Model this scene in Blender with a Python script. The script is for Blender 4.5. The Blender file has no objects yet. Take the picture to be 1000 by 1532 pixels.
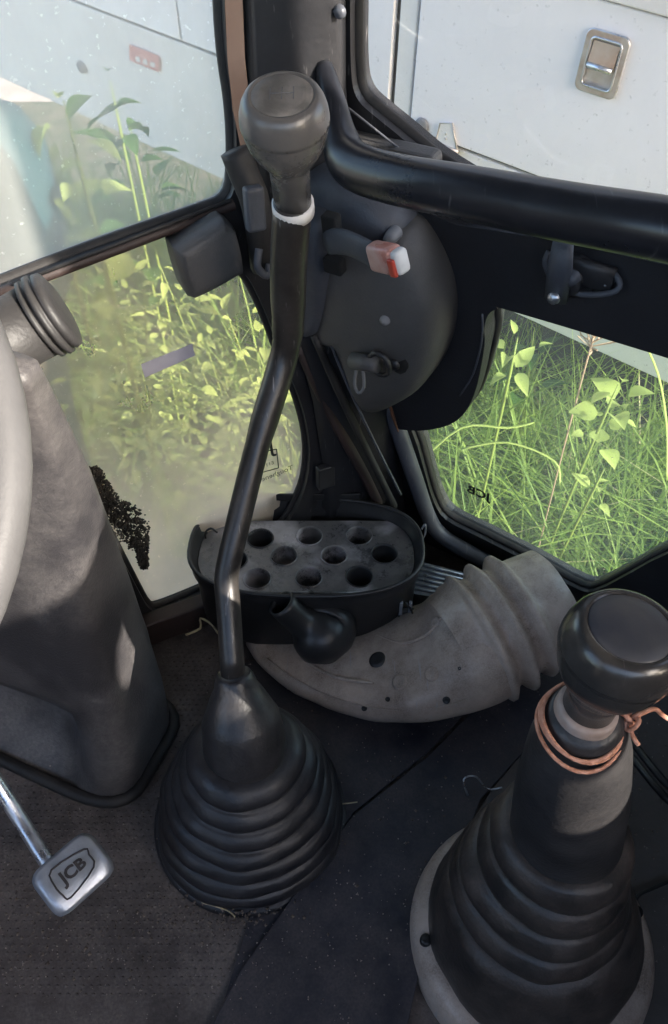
import bpy, bmesh, math, random
from mathutils import Vector, Matrix
random.seed(11)
R = math.radians
scene = bpy.context.scene
col = scene.collection

# ------------------------------------------------------------ camera, sky, sun, exposure
PITCH = R(44); CAMH = 0.88; FPX = 1157.0
CAM = Vector((0, 0, CAMH))
cd = bpy.data.cameras.new('camera'); cam = bpy.data.objects.new('camera', cd); col.objects.link(cam)
cam.location = CAM; cam.rotation_euler = (R(90) - PITCH, 0, 0)
cd.sensor_fit = 'VERTICAL'; cd.sensor_height = 24.0; cd.lens = 24.0 * FPX / 1532.0
cd.clip_start = 0.02; cd.clip_end = 400
scene.camera = cam

SUN = Vector((0.72, -0.55, 0.40)).normalized()      # towards the sun
el = math.asin(SUN.z); az = math.atan2(SUN.x, SUN.y)
w = bpy.data.worlds.new('World'); scene.world = w; w.use_nodes = True
nt = w.node_tree; bg = nt.nodes['Background']
sk = nt.nodes.new('ShaderNodeTexSky'); sk.sky_type = 'NISHITA'; sk.sun_disc = False
sk.sun_elevation = el; sk.sun_rotation = az; sk.dust_density = 2.0; sk.ozone_density = 1.6
nt.links.new(sk.outputs[0], bg.inputs[0]); bg.inputs[1].default_value = 0.15
sl = bpy.data.lights.new('sun', 'SUN'); sl.energy = 2.3; sl.angle = R(0.6); sl.color = (1, .93, .83)
so = bpy.data.objects.new('sun', sl); col.objects.link(so); so.location = (2, -2, 3)
so.rotation_euler = SUN.to_track_quat('Z', 'Y').to_euler()
scene.view_settings.view_transform = 'Standard'; scene.view_settings.look = 'None'
scene.view_settings.gamma = 1.0; scene.view_settings.use_curve_mapping = False
scene.view_settings.exposure = 2.4
scene.render.engine = 'CYCLES'
try:
    scene.cycles.max_bounces = 10; scene.cycles.transparent_max_bounces = 16; scene.cycles.diffuse_bounces = 5
except Exception: pass

# ------------------------------------------------------------ geometry helpers
FW = Vector((0, math.cos(PITCH), -math.sin(PITCH))); UP = Vector((0, math.sin(PITCH), math.cos(PITCH))); RT = Vector((1, 0, 0))
def ray(u, v): return FW + RT * ((u - 500) / FPX) - UP * ((v - 766) / FPX)
def PD(u, v, t): return CAM + ray(u, v) * t                       # a point seen at (u,v), t metres deep
def PZ(u, v, z):
    d = ray(u, v); return CAM + d * ((z - CAMH) / d.z)            # ... on the level z
class Plane:
    def __init__(s, o, e1, e2):
        s.o = o.copy(); s.e1 = e1.normalized(); n = s.e1.cross(e2).normalized(); s.e2 = n.cross(s.e1).normalized()
        if n.dot(CAM - o) < 0: n = -n
        s.n = n                                                    # towards the inside
    def px(s, u, v, off=0.0):
        d = ray(u, v); o = s.o + s.n * off
        return CAM + d * ((o - CAM).dot(s.n) / d.dot(s.n))
    def ab(s, p): q = p - s.o; return (q.dot(s.e1), q.dot(s.e2))
    def at(s, a, b, off=0.0): return s.o + s.e1 * a + s.e2 * b + s.n * off
    def pab(s, u, v): return s.ab(s.px(u, v))

def tag(o, label=None, cat=None, group=None, kind=None):
    if label: o['label'] = label
    if cat: o['category'] = cat
    if group: o['group'] = group
    if kind: o['kind'] = kind
    return o
def empty(name, loc, label, cat, group=None, parent=None):
    o = bpy.data.objects.new(name, None); o.location = Vector(loc) - (wloc(parent) if parent else Vector((0, 0, 0))); o.empty_display_size = 0.02
    if parent: o.parent = parent
    col.objects.link(o); return tag(o, label, cat, group)
def wloc(o):
    l = Vector((0, 0, 0))
    while o is not None: l += o.location; o = o.parent
    return l
def mk(name, verts, faces, mat, parent=None, smooth=True, bevel=0.0, solid=0.0, origin=None, subsurf=0):
    me = bpy.data.meshes.new(name)
    vs = [Vector(v) for v in verts]
    if parent is not None: org = wloc(parent); loc = Vector((0, 0, 0))
    else:
        if origin is None:
            origin = Vector((sum(v.x for v in vs) / len(vs), sum(v.y for v in vs) / len(vs), min(v.z for v in vs)))
        org = Vector(origin); loc = org
    me.from_pydata([v - org for v in vs], [], faces)
    bm = bmesh.new(); bm.from_mesh(me); bmesh.ops.recalc_face_normals(bm, faces=bm.faces); bm.to_mesh(me); bm.free()
    if smooth:
        for p in me.polygons: p.use_smooth = True
    o = bpy.data.objects.new(name, me); o.location = loc
    if mat: me.materials.append(mat)
    if parent is not None: o.parent = parent
    col.objects.link(o)
    if solid: m = o.modifiers.new('s', 'SOLIDIFY'); m.thickness = solid; m.offset = 0
    if bevel:
        m = o.modifiers.new('b', 'BEVEL'); m.width = bevel; m.segments = 3; m.limit_method = 'ANGLE'; m.angle_limit = R(40)
    if subsurf: m = o.modifiers.new('u', 'SUBSURF'); m.levels = subsurf; m.render_levels = subsurf
    return o
def sm(pts, n=4, closed=False):                                     # catmull-rom
    P = [Vector(p) for p in pts]; out = []; N = len(P)
    rng = range(N) if closed else range(N - 1)
    for i in rng:
        p0 = P[(i - 1) % N] if (closed or i > 0) else P[0]; p1 = P[i]; p2 = P[(i + 1) % N]
        p3 = P[(i + 2) % N] if (closed or i + 2 < N) else P[-1]
        for k in range(n):
            t = k / n
            out.append(0.5 * ((2 * p1) + (p2 - p0) * t + (2 * p0 - 5 * p1 + 4 * p2 - p3) * t * t + (3 * p1 - p0 - 3 * p2 + p3) * t ** 3))
    if not closed: out.append(P[-1])
    return out
def frames(path, ref=None):
    T = []
    n = len(path)
    for i in range(n):
        a = path[max(0, i - 1)]; b = path[min(n - 1, i + 1)]; T.append((b - a).normalized())
    r = Vector(ref) if ref is not None else (Vector((0, 0, 1)) if abs(T[0].z) < .9 else Vector((1, 0, 0)))
    X = (r - T[0] * r.dot(T[0])).normalized(); out = []
    for t in T:
        X = (X - t * X.dot(t)).normalized(); out.append((X.copy(), t.cross(X).normalized()))
    return out
def tubem(path, rad, n=16, sx=1.0, sy=1.0, ref=None, cap=True, closed=False):
    path = [Vector(p) for p in path]; m = len(path)
    if not isinstance(rad, (list, tuple)): rad = [rad] * m
    fr = frames(path, ref); V = []; F = []
    for i in range(m):
        X, Y = fr[i]
        for k in range(n):
            a = 2 * math.pi * k / n
            V.append(path[i] + X * (math.cos(a) * rad[i] * sx) + Y * (math.sin(a) * rad[i] * sy))
    for i in range(m - 1 if not closed else m):
        j = (i + 1) % m
        for k in range(n):
            F.append((i * n + k, i * n + (k + 1) % n, j * n + (k + 1) % n, j * n + k))
    if cap and not closed: F.append(tuple(range(n - 1, -1, -1))); F.append(tuple((m - 1) * n + k for k in range(n)))
    return V, F
def tube(name, path, rad, mat, parent=None, n=16, **k):
    kw = {q: k.pop(q) for q in ('sx', 'sy', 'ref', 'cap', 'closed') if q in k}
    V, F = tubem(path, rad, n, **kw); return mk(name, V, F, mat, parent, **k)
def lathe(name, prof, org, axis, mat, parent=None, n=48, side=None, **k):
    axis = Vector(axis).normalized(); r = Vector((1, 0, 0)) if abs(axis.x) < .8 else Vector((0, 1, 0))
    if side is not None: r = Vector(side)
    X = (r - axis * r.dot(axis)).normalized(); Y = axis.cross(X); V = []; F = []
    for (rr, h) in prof:
        for q in range(n):
            a = 2 * math.pi * q / n; rr2 = max(rr, 1e-5)
            V.append(Vector(org) + axis * h + X * (math.cos(a) * rr2) + Y * (math.sin(a) * rr2))
    for i in range(len(prof) - 1):
        for q in range(n): F.append((i * n + q, i * n + (q + 1) % n, (i + 1) * n + (q + 1) % n, (i + 1) * n + q))
    return mk(name, V, F, mat, parent, **k)
def boxv(c, ex, ey, ez):
    c = Vector(c); V = []
    for a in (-1, 1):
        for b in (-1, 1):
            for d in (-1, 1): V.append(c + ex * a + ey * b + ez * d)
    return V, [(0, 1, 3, 2), (4, 6, 7, 5), (0, 4, 5, 1), (2, 3, 7, 6), (0, 2, 6, 4), (1, 5, 7, 3)]
def box(name, c, size, mat, parent=None, ax=None, bevel=0.0, **k):
    X, Y, Z = ax if ax else (Vector((1, 0, 0)), Vector((0, 1, 0)), Vector((0, 0, 1)))
    V, F = boxv(c, X * size[0] / 2, Y * size[1] / 2, Z * size[2] / 2)
    return mk(name, V, F, mat, parent, smooth=False, bevel=bevel, **k)
def sheet(name, pl, outline, holes, mat, parent=None, t0=0.0, t1=-0.02, **k):
    """a plate on plane pl between offsets t0 and t1; outline and holes are (a,b) loops"""
    bm = bmesh.new(); es = []
    for loop in [outline] + holes:
        vs = [bm.verts.new((p[0], p[1], 0)) for p in loop]
        es += [bm.edges.new((vs[i], vs[(i + 1) % len(vs)])) for i in range(len(vs))]
    bmesh.ops.triangle_fill(bm, edges=es, use_beauty=True, use_dissolve=False)
    bm.verts.index_update(); V0 = [v.co.copy() for v in bm.verts]; F0 = [tuple(v.index for v in f.verts) for f in bm.faces]
    E = [(e.verts[0].index, e.verts[1].index) for e in bm.edges if len(e.link_faces) == 1]; bm.free()
    n = len(V0); V = [pl.at(v.x, v.y, t0) for v in V0] + [pl.at(v.x, v.y, t1) for v in V0]
    F = list(F0) + [tuple(i + n for i in reversed(f)) for f in F0] + [(a, b, b + n, a + n) for a, b in E]
    return mk(name, V, F, mat, parent, smooth=False, **k)
def pillow(name, pts, nrm, height, mat, parent=None, rings=7, power=2.0, back=0.01, **k):
    """domed cover over a closed outline of 3-D points, with a real back face"""
    P = [Vector(p) for p in pts]; c = sum(P, Vector((0, 0, 0))) / len(P); nrm = Vector(nrm).normalized(); N = len(P); V = []; F = []
    for p in P: V.append(p - nrm * back)
    for r in range(rings):
        s = 1 - (r / rings) ** 1.3; h = height * (1 - s ** power) ** (1 / power)
        for p in P: V.append(c + (p - c) * s + nrm * h)
    V.append(c + nrm * height); V.append(c - nrm * back)
    for r in range(rings):
        for i in range(N): j = (i + 1) % N; F.append((r * N + i, r * N + j, (r + 1) * N + j, (r + 1) * N + i))
    for i in range(N): F.append((rings * N + i, rings * N + (i + 1) % N, (rings + 1) * N)); F.append(((i + 1) % N, i, (rings + 1) * N + 1))
    return mk(name, V, F, mat, parent, **k)
def join_parts(lst):
    V = []; F = []
    for v, f in lst: n = len(V); V += list(v); F += [tuple(i + n for i in q) for q in f]
    return V, F
def wobble(o, amp, sc, seed=0.0):
    from mathutils import noise
    me = o.data; off = Vector((seed, seed * 1.7, 3.1)); ns = [v.normal.copy() for v in me.vertices]; w_ = wloc(o)
    for v, n_ in zip(me.vertices, ns):
        p = (v.co + w_) * sc + off
        v.co += n_ * amp * (noise.noise(p) + .5 * noise.noise(p * 2.3))
    return o
def text_mesh(s, size, thick=0.0):
    cu = bpy.data.curves.new('txt', 'FONT'); cu.body = s; cu.size = size; cu.align_x = 'CENTER'; cu.align_y = 'CENTER'; cu.offset = thick; cu.resolution_u = 3
    o = bpy.data.objects.new('txt', cu); col.objects.link(o); dg = bpy.context.evaluated_depsgraph_get(); dg.update()
    me = bpy.data.meshes.new_from_object(o.evaluated_get(dg)); V = [v.co.copy() for v in me.vertices]; F = [tuple(p.vertices) for p in me.polygons]
    bpy.data.objects.remove(o); bpy.data.curves.remove(cu); bpy.data.meshes.remove(me); return V, F

# ------------------------------------------------------------ materials
MATS = {}
def mat(name, c1, c2=None, scale=20, rough=.5, metal=0, bump=.15, bscale=150, dust=0.0, dustc=(.25, .21, .18), spec=.5, detail=6, coat=0, contrast=(.35, .65), scratch=0.0, dscale=9):
    m = bpy.data.materials.new(name); m.use_nodes = True; t = m.node_tree; N = t.nodes; L = t.links
    b = N['Principled BSDF']; tc = N.new('ShaderNodeNewGeometry'); pos = tc.outputs['Position']
    c2 = c2 or tuple(min(1, x * 1.5) for x in c1)
    nz = N.new('ShaderNodeTexNoise'); nz.inputs['Scale'].default_value = scale; nz.inputs['Detail'].default_value = detail; L.new(pos, nz.inputs['Vector'])
    r = N.new('ShaderNodeMapRange'); r.inputs['From Min'].default_value = contrast[0]; r.inputs['From Max'].default_value = contrast[1]; L.new(nz.outputs[0], r.inputs['Value'])
    mx = N.new('ShaderNodeMix'); mx.data_type = 'RGBA'; mx.inputs[6].default_value = (*c1, 1); mx.inputs[7].default_value = (*c2, 1); L.new(r.outputs[0], mx.inputs[0])
    out = mx.outputs[2]
    if dust > 0:
        n2 = N.new('ShaderNodeTexNoise'); n2.inputs['Scale'].default_value = dscale; n2.inputs['Detail'].default_value = 9; n2.inputs['Roughness'].default_value = .7; L.new(pos, n2.inputs['Vector'])
        n3 = N.new('ShaderNodeTexNoise'); n3.inputs['Scale'].default_value = dscale * 30; n3.inputs['Detail'].default_value = 3; L.new(pos, n3.inputs['Vector'])
        sx = N.new('ShaderNodeSeparateXYZ'); L.new(tc.outputs['Normal'], sx.inputs[0])
        up = N.new('ShaderNodeMapRange'); up.inputs['From Min'].default_value = -.5; up.inputs['From Max'].default_value = 1; up.inputs['To Min'].default_value = .35; L.new(sx.outputs['Z'], up.inputs['Value'])
        r2 = N.new('ShaderNodeMapRange'); r2.inputs['From Min'].default_value = .38; r2.inputs['From Max'].default_value = .72; L.new(n2.outputs[0], r2.inputs['Value'])
        a = N.new('ShaderNodeMath'); a.operation = 'MULTIPLY'; L.new(r2.outputs[0], a.inputs[0]); L.new(up.outputs[0], a.inputs[1])
        a1 = N.new('ShaderNodeMapRange'); a1.inputs['From Min'].default_value = .3; a1.inputs['From Max'].default_value = .7; a1.inputs['To Min'].default_value = .5; a1.inputs['To Max'].default_value = 1.3; L.new(n3.outputs[0], a1.inputs['Value'])
        a3 = N.new('ShaderNodeMath'); a3.operation = 'MULTIPLY'; L.new(a.outputs[0], a3.inputs[0]); L.new(a1.outputs[0], a3.inputs[1])
        a2 = N.new('ShaderNodeMath'); a2.operation = 'MULTIPLY'; a2.use_clamp = True; a2.inputs[1].default_value = dust; L.new(a3.outputs[0], a2.inputs[0])
        m2 = N.new('ShaderNodeMix'); m2.data_type = 'RGBA'; m2.inputs[7].default_value = (*dustc, 1); L.new(a2.outputs[0], m2.inputs[0]); L.new(out, m2.inputs[6]); out = m2.outputs[2]
        rr = N.new('ShaderNodeMapRange'); rr.inputs['To Min'].default_value = rough; rr.inputs['To Max'].default_value = .95; L.new(a2.outputs[0], rr.inputs['Value']); L.new(rr.outputs[0], b.inputs['Roughness'])
    else:
        rr = N.new('ShaderNodeMapRange'); rr.inputs['To Min'].default_value = max(.03, rough - .08); rr.inputs['To Max'].default_value = min(1, rough + .12); L.new(r.outputs[0], rr.inputs['Value']); L.new(rr.outputs[0], b.inputs['Roughness'])
    if scratch > 0:
        mp = N.new('ShaderNodeMapping'); mp.inputs['Rotation'].default_value = (.5, .7, .4); mp.inputs['Scale'].default_value = (260, 12, 40); L.new(pos, mp.inputs[0])
        n4 = N.new('ShaderNodeTexNoise'); n4.inputs['Scale'].default_value = 1; n4.inputs['Detail'].default_value = 4; L.new(mp.outputs[0], n4.inputs['Vector'])
        r4 = N.new('ShaderNodeMapRange'); r4.inputs['From Min'].default_value = .66; r4.inputs['From Max'].default_value = .74; r4.inputs['To Max'].default_value = scratch; L.new(n4.outputs[0], r4.inputs['Value'])
        m4 = N.new('ShaderNodeMix'); m4.data_type = 'RGBA'; m4.inputs[7].default_value = (.35, .33, .32, 1); L.new(r4.outputs[0], m4.inputs[0]); L.new(out, m4.inputs[6]); out = m4.outputs[2]
    L.new(out, b.inputs['Base Color']); b.inputs['Metallic'].default_value = metal
    b.inputs['Specular IOR Level'].default_value = spec
    if coat: b.inputs['Coat Weight'].default_value = coat; b.inputs['Coat Roughness'].default_value = .15
    if bump:
        nb = N.new('ShaderNodeTexNoise'); nb.inputs['Scale'].default_value = bscale; nb.inputs['Detail'].default_value = 5; L.new(pos, nb.inputs['Vector'])
        bp = N.new('ShaderNodeBump'); bp.inputs['Strength'].default_value = bump; bp.inputs['Distance'].default_value = .002; L.new(nb.outputs[0], bp.inputs['Height']); L.new(bp.outputs[0], b.inputs['Normal'])
    MATS[name] = m; return m
def leafmat(name, c1, c2, trans=.5):
    m = bpy.data.materials.new(name); m.use_nodes = True; t = m.node_tree; N = t.nodes; L = t.links; N.remove(N['Principled BSDF'])
    g = N.new('ShaderNodeNewGeometry'); nz = N.new('ShaderNodeTexNoise'); nz.inputs['Scale'].default_value = 6; L.new(g.outputs['Position'], nz.inputs['Vector'])
    ad = N.new('ShaderNodeMath'); ad.operation = 'ADD'; L.new(g.outputs['Random Per Island'], ad.inputs[0]); L.new(nz.outputs[0], ad.inputs[1])
    h = N.new('ShaderNodeMath'); h.operation = 'MULTIPLY'; h.inputs[1].default_value = .55; L.new(ad.outputs[0], h.inputs[0])
    mx = N.new('ShaderNodeMix'); mx.data_type = 'RGBA'; mx.inputs[6].default_value = (*c1, 1); mx.inputs[7].default_value = (*c2, 1); L.new(h.outputs[0], mx.inputs[0])
    d = N.new('ShaderNodeBsdfPrincipled'); d.inputs['Roughness'].default_value = .5; d.inputs['Specular IOR Level'].default_value = .35; L.new(mx.outputs[2], d.inputs['Base Color'])
    tr = N.new('ShaderNodeBsdfTranslucent'); L.new(mx.outputs[2], tr.inputs[0])
    ms = N.new('ShaderNodeMixShader'); ms.inputs[0].default_value = trans; L.new(d.outputs[0], ms.inputs[1]); L.new(tr.outputs[0], ms.inputs[2])
    L.new(ms.outputs[0], N['Material Output'].inputs[0]); return m
def glassmat(name, tint, lo, hi, dustc, scale=5, streak=1.0, gloss=.06, low=0.0, lowz=(.0, .38)):
    m = bpy.data.materials.new(name); m.use_nodes = True; t = m.node_tree; N = t.nodes; L = t.links; N.remove(N['Principled BSDF'])
    g = N.new('ShaderNodeNewGeometry'); mp = N.new('ShaderNodeMapping'); mp.inputs['Scale'].default_value = (1, 1, streak); L.new(g.outputs['Position'], mp.inputs[0])
    nz = N.new('ShaderNodeTexNoise'); nz.inputs['Scale'].default_value = scale; nz.inputs['Detail'].default_value = 8; nz.inputs['Roughness'].default_value = .62; L.new(mp.outputs[0], nz.inputs['Vector'])
    n2 = N.new('ShaderNodeTexNoise'); n2.inputs['Scale'].default_value = 190; n2.inputs['Detail'].default_value = 2; L.new(g.outputs['Position'], n2.inputs['Vector'])
    r2 = N.new('ShaderNodeMapRange'); r2.inputs['From Min'].default_value = .66; r2.inputs['From Max'].default_value = .8; r2.inputs['To Max'].default_value = .25; L.new(n2.outputs[0], r2.inputs['Value'])
    r = N.new('ShaderNodeMapRange'); r.inputs['From Min'].default_value = .35; r.inputs['From Max'].default_value = .7; r.inputs['To Min'].default_value = lo; r.inputs['To Max'].default_value = hi; L.new(nz.outputs[0], r.inputs['Value'])
    ad = N.new('ShaderNodeMath'); ad.operation = 'ADD'; L.new(r.outputs[0], ad.inputs[0]); L.new(r2.outputs[0], ad.inputs[1])
    if low:
        sz = N.new('ShaderNodeSeparateXYZ'); L.new(g.outputs['Position'], sz.inputs[0]); rz = N.new('ShaderNodeMapRange'); rz.inputs['From Min'].default_value = lowz[1]; rz.inputs['From Max'].default_value = lowz[0]; rz.inputs['To Max'].default_value = low; L.new(sz.outputs['Z'], rz.inputs['Value'])
        a9 = N.new('ShaderNodeMath'); a9.operation = 'ADD'; a9.use_clamp = True; L.new(ad.outputs[0], a9.inputs[0]); L.new(rz.outputs[0], a9.inputs[1]); ad = a9
    tp = N.new('ShaderNodeBsdfTransparent'); tp.inputs[0].default_value = (*tint, 1)
    gl = N.new('ShaderNodeBsdfGlossy'); gl.inputs['Roughness'].default_value = .03; gl.inputs[0].default_value = (1, 1, 1, 1)
    vd = N.new('ShaderNodeVectorMath'); vd.operation = 'DOT_PRODUCT'; L.new(g.outputs['Incoming'], vd.inputs[0]); L.new(g.outputs['Normal'], vd.inputs[1])
    def mth(op, x, y=None):
        q_ = N.new('ShaderNodeMath'); q_.operation = op
        for i_, v_ in enumerate((x, y)):
            if v_ is None: continue
            if isinstance(v_, (int, float)): q_.inputs[i_].default_value = v_
            else: L.new(v_, q_.inputs[i_])
        return q_.outputs[0]
    fr_ = mth('ADD', mth('MULTIPLY', mth('POWER', mth('SUBTRACT', 1.0, mth('ABSOLUTE', vd.outputs['Value'])), 5.0), .94), .055)
    m0 = N.new('ShaderNodeMixShader'); L.new(fr_, m0.inputs[0]); L.new(tp.outputs[0], m0.inputs[1]); L.new(gl.outputs[0], m0.inputs[2])
    di = N.new('ShaderNodeBsdfDiffuse'); di.inputs[0].default_value = (*dustc, 1); tl = N.new('ShaderNodeBsdfTranslucent'); tl.inputs[0].default_value = (*dustc, 1)
    m1 = N.new('ShaderNodeMixShader'); m1.inputs[0].default_value = .5; L.new(di.outputs[0], m1.inputs[1]); L.new(tl.outputs[0], m1.inputs[2])
    m2 = N.new('ShaderNodeMixShader'); L.new(ad.outputs[0], m2.inputs[0]); L.new(m0.outputs[0], m2.inputs[1]); L.new(m1.outputs[0], m2.inputs[2])
    L.new(m2.outputs[0], N['Material Output'].inputs[0]); return m

M_black = mat('black_paint', (.012, .012, .014), (.022, .022, .025), 14, .42, dust=.25, dustc=(.09, .085, .09), bump=.12, scratch=.25)
M_panel = mat('black_trim', (.014, .014, .017), (.02, .02, .024), 8, .55, bump=.3, bscale=420, dust=.12, dustc=(.08, .08, .085))
M_rail = mat('rail_paint', (.010, .011, .015), (.018, .019, .025), 20, .27, bump=.06, bscale=90, dust=.12, dustc=(.1, .1, .11), scratch=.15)
M_cover = mat('grey_plastic', (.062, .06, .061), (.085, .082, .081), 10, .55, bump=.25, bscale=500, dust=.25, dustc=(.2, .19, .18))
M_shroud = mat('bluish_plastic', (.04, .045, .058), (.065, .07, .085), 9, .5, bump=.2, bscale=400, dust=.35, dustc=(.17, .17, .18))
M_rubber = mat('boot_rubber', (.010, .010, .013), (.020, .020, .024), 30, .38, bump=.22, bscale=220, dust=.34, dustc=(.11, .10, .095), dscale=16)
M_rubber2 = mat('worn_boot_rubber', (.014, .013, .013), (.035, .031, .028), 22, .34, bump=.28, bscale=200, dust=.7, dustc=(.17, .125, .10), dscale=18)
M_cone = mat('cone_rubber', (.014, .014, .016), (.034, .032, .033), 25, .36, bump=.25, bscale=260, dust=.3, dustc=(.14, .125, .115), dscale=20)
M_knob = mat('knob_plastic', (.028, .026, .025), (.045, .042, .04), 18, .2, bump=.06, bscale=300, dust=.12, dustc=(.3, .27, .24), scratch=.12)
M_knobgrey = mat('worn_knob_plastic', (.075, .070, .068), (.12, .112, .108), 18, .26, bump=.06, bscale=300, dust=.15, dustc=(.3, .27, .24), scratch=.15)
M_knobtop = mat('knob_cap', (.12, .11, .10), (.20, .18, .165), 60, .42, bump=.2, bscale=350, scratch=.7, contrast=(.4, .6))
M_stick = mat('lever_paint', (.013, .012, .012), (.03, .027, .025), 35, .3, bump=.1, bscale=200, dust=.25, dustc=(.2, .17, .15), scratch=.6)
M_white = mat('white_ring', (.6, .58, .56), (.75, .73, .7), 60, .5, bump=.1)
M_duct = mat('duct_plastic', (.43, .345, .285), (.53, .435, .365), 12, .25, bump=.2, bscale=140, dust=.9, dustc=(.14, .10, .075), scratch=.8, dscale=20)
M_pan = mat('pan_plastic', (.013, .013, .014), (.02, .02, .021), 20, .38, bump=.1, bscale=200, dust=.2, dustc=(.12, .11, .11))
M_plate = mat('holed_plate', (.05, .048, .05), (.30, .28, .29), 16, .2, bump=.15, bscale=120, dust=.6, dustc=(.24, .21, .19), dscale=24, contrast=(.5, .62), spec=.8)
M_floor = mat('floor_mat', (.045, .036, .033), (.075, .060, .054), 14, .65, bump=.8, bscale=130, dust=1.1, dustc=(.21, .175, .155), dscale=11)
M_blue = mat('rubber_sheet', (.013, .015, .024), (.024, .026, .037), 9, .5, bump=.4, bscale=90, dust=.8, dustc=(.12, .10, .095), dscale=13)
M_glint = mat('daylight_glint_yellow', (.45, .44, .12), (.62, .60, .25), 90, .7, bump=.1)  # pale yellow put in for daylight glints on the divider bar
M_greymat = mat('grey_floor', (.06, .054, .05), (.09, .08, .075), 8, .7, bump=.3, bscale=120, dust=.5, dustc=(.15, .13, .12))
M_console = mat('console_plastic', (.036, .034, .037), (.06, .056, .058), 7, .38, bump=.3, bscale=450, dust=.55, dustc=(.34, .31, .29), dscale=7)
M_wheel = mat('wheel_grey', (.085, .083, .085), (.11, .108, .11), 9, .5, bump=.1, bscale=500, dust=.12, dustc=(.3, .28, .27))
M_steel = mat('brushed_steel', (.5, .52, .56), (.62, .64, .68), 60, .32, metal=.85, bump=.12, bscale=300)
M_pedal = mat('pedal_alu', (.42, .45, .50), (.55, .58, .63), 40, .36, metal=.55, bump=.15, bscale=350, scratch=.3)
M_logo = mat('logo_dark', (.035, .03, .03), (.06, .05, .05), 80, .6, bump=.1)
M_dark = mat('shade_black', (.006, .006, .006), (.01, .01, .01), 10, .9, bump=0)  # near black carries the shade inside the shroud's openings
M_seal = mat('rubber_seal', (.01, .01, .011), (.02, .019, .018), 30, .6, bump=.2, dust=.3, dustc=(.12, .10, .09))
M_orange = mat('sunned_primer', (.25, .155, .11), (.32, .21, .155), 14, .65, bump=.2, scratch=.4)
M_rust = mat('rusty_strip', (.06, .03, .02), (.2, .08, .035), 30, .8, bump=.4)
M_brown = mat('brown_channel', (.028, .018, .016), (.05, .03, .026), 15, .55, bump=.2, dust=.3, dustc=(.1, .08, .075))
M_frame = mat('frame_paint', (.06, .065, .08), (.10, .105, .125), 16, .33, bump=.15, bscale=110, dust=.25, dustc=(.2, .19, .18), scratch=.4)
M_truck = mat('white_panel_paint', (.82, .80, .83), (.88, .86, .89), 3, .45, bump=.06, bscale=30, dust=.30, dustc=(.60, .57, .56), dscale=5)
M_truckrail = mat('white_rail_paint', (.74, .71, .70), (.82, .80, .79), 5, .5, bump=.08, bscale=60, dust=.35, dustc=(.42, .37, .32), dscale=7)
M_gap = mat('door_gap', (.09, .08, .08), (.14, .13, .12), 30, .8, bump=0)
M_zinc = mat('weathered_zinc', (.42, .36, .32), (.60, .58, .56), 35, .38, metal=.7, bump=.2, bscale=200)
M_collar = mat('dusty_collar', (.30, .22, .18), (.48, .38, .33), 60, .5, bump=.1)
M_greyrub = mat('grey_rubber', (.16, .16, .17), (.22, .22, .23), 40, .6, bump=.1)
M_red = mat('red_tip', (.5, .05, .03), (.62, .10, .06), 40, .35, bump=.05)
M_clear = mat('pale_tip', (.50, .20, .15), (.58, .36, .30), 50, .3, bump=.05)
M_cord = mat('copper_cord', (.55, .22, .12), (.72, .36, .24), 200, .6, bump=.5, bscale=600)
M_cable = mat('black_cable', (.012, .012, .013), (.02, .02, .02), 40, .4, bump=.05)
M_soil = mat('dry_soil', (.46, .34, .28), (.60, .47, .39), 3, .95, bump=.9, bscale=45, dust=.5, dustc=(.26, .22, .16), dscale=2)
M_ground = mat('soil_under_grass', (.07, .075, .03), (.16, .13, .08), 6, .95, bump=.8, bscale=60)
M_mud = mat('black_crust', (.02, .017, .014), (.06, .048, .038), 60, .9, bump=.9, bscale=180)
M_teal = mat('teal_plastic', (.012, .05, .065), (.02, .07, .085), 6, .45, bump=.15, dust=.3, dustc=(.12, .16, .16))
M_sticker = mat('lilac_sticker', (.55, .52, .60), (.62, .59, .66), 60, .6, bump=.1)
M_print = mat('black_print', (.012, .012, .012), (.03, .03, .03), 50, .6, bump=0)
M_redprint = mat('faded_red_print', (.55, .20, .18), (.66, .30, .26), 80, .6, bump=0)
M_straw = mat('straw', (.42, .34, .2), (.55, .46, .3), 60, .8, bump=.1)
M_crumb = mat('crumbs', (.16, .13, .11), (.40, .34, .30), 300, .95, bump=.2)
M_stem = leafmat('stem_green', (.16, .24, .04), (.3, .36, .1), .2)
M_grass = leafmat('grass_green', (.07, .17, .04), (.40, .52, .12), .55)
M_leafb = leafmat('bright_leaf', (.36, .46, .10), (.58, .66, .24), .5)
M_leafd = leafmat('shaded_leaf', (.04, .10, .022), (.09, .18, .04), .4)  # darker copy of the leaf green; the shade is put into the colour
M_flower = leafmat('dry_flower', (.5, .34, .24), (.66, .5, .38), .4)
M_glassU = glassmat('dusty_front_glass', (.88, .92, .88), .22, .46, (.82, .82, .76), 3.0, .5)
M_glassL = glassmat('dirty_low_glass', (.90, .90, .80), .20, .48, (.96, .78, .58), 5.5, .6, low=.55, lowz=(.08, .36))
M_glassR = glassmat('green_side_glass', (.76, .87, .80), .12, .28, (.52, .58, .52), 5, .5)
M_glassT = glassmat('clear_side_glass', (.95, .96, .96), .01, .06, (.6, .6, .6), 5, .5)

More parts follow.
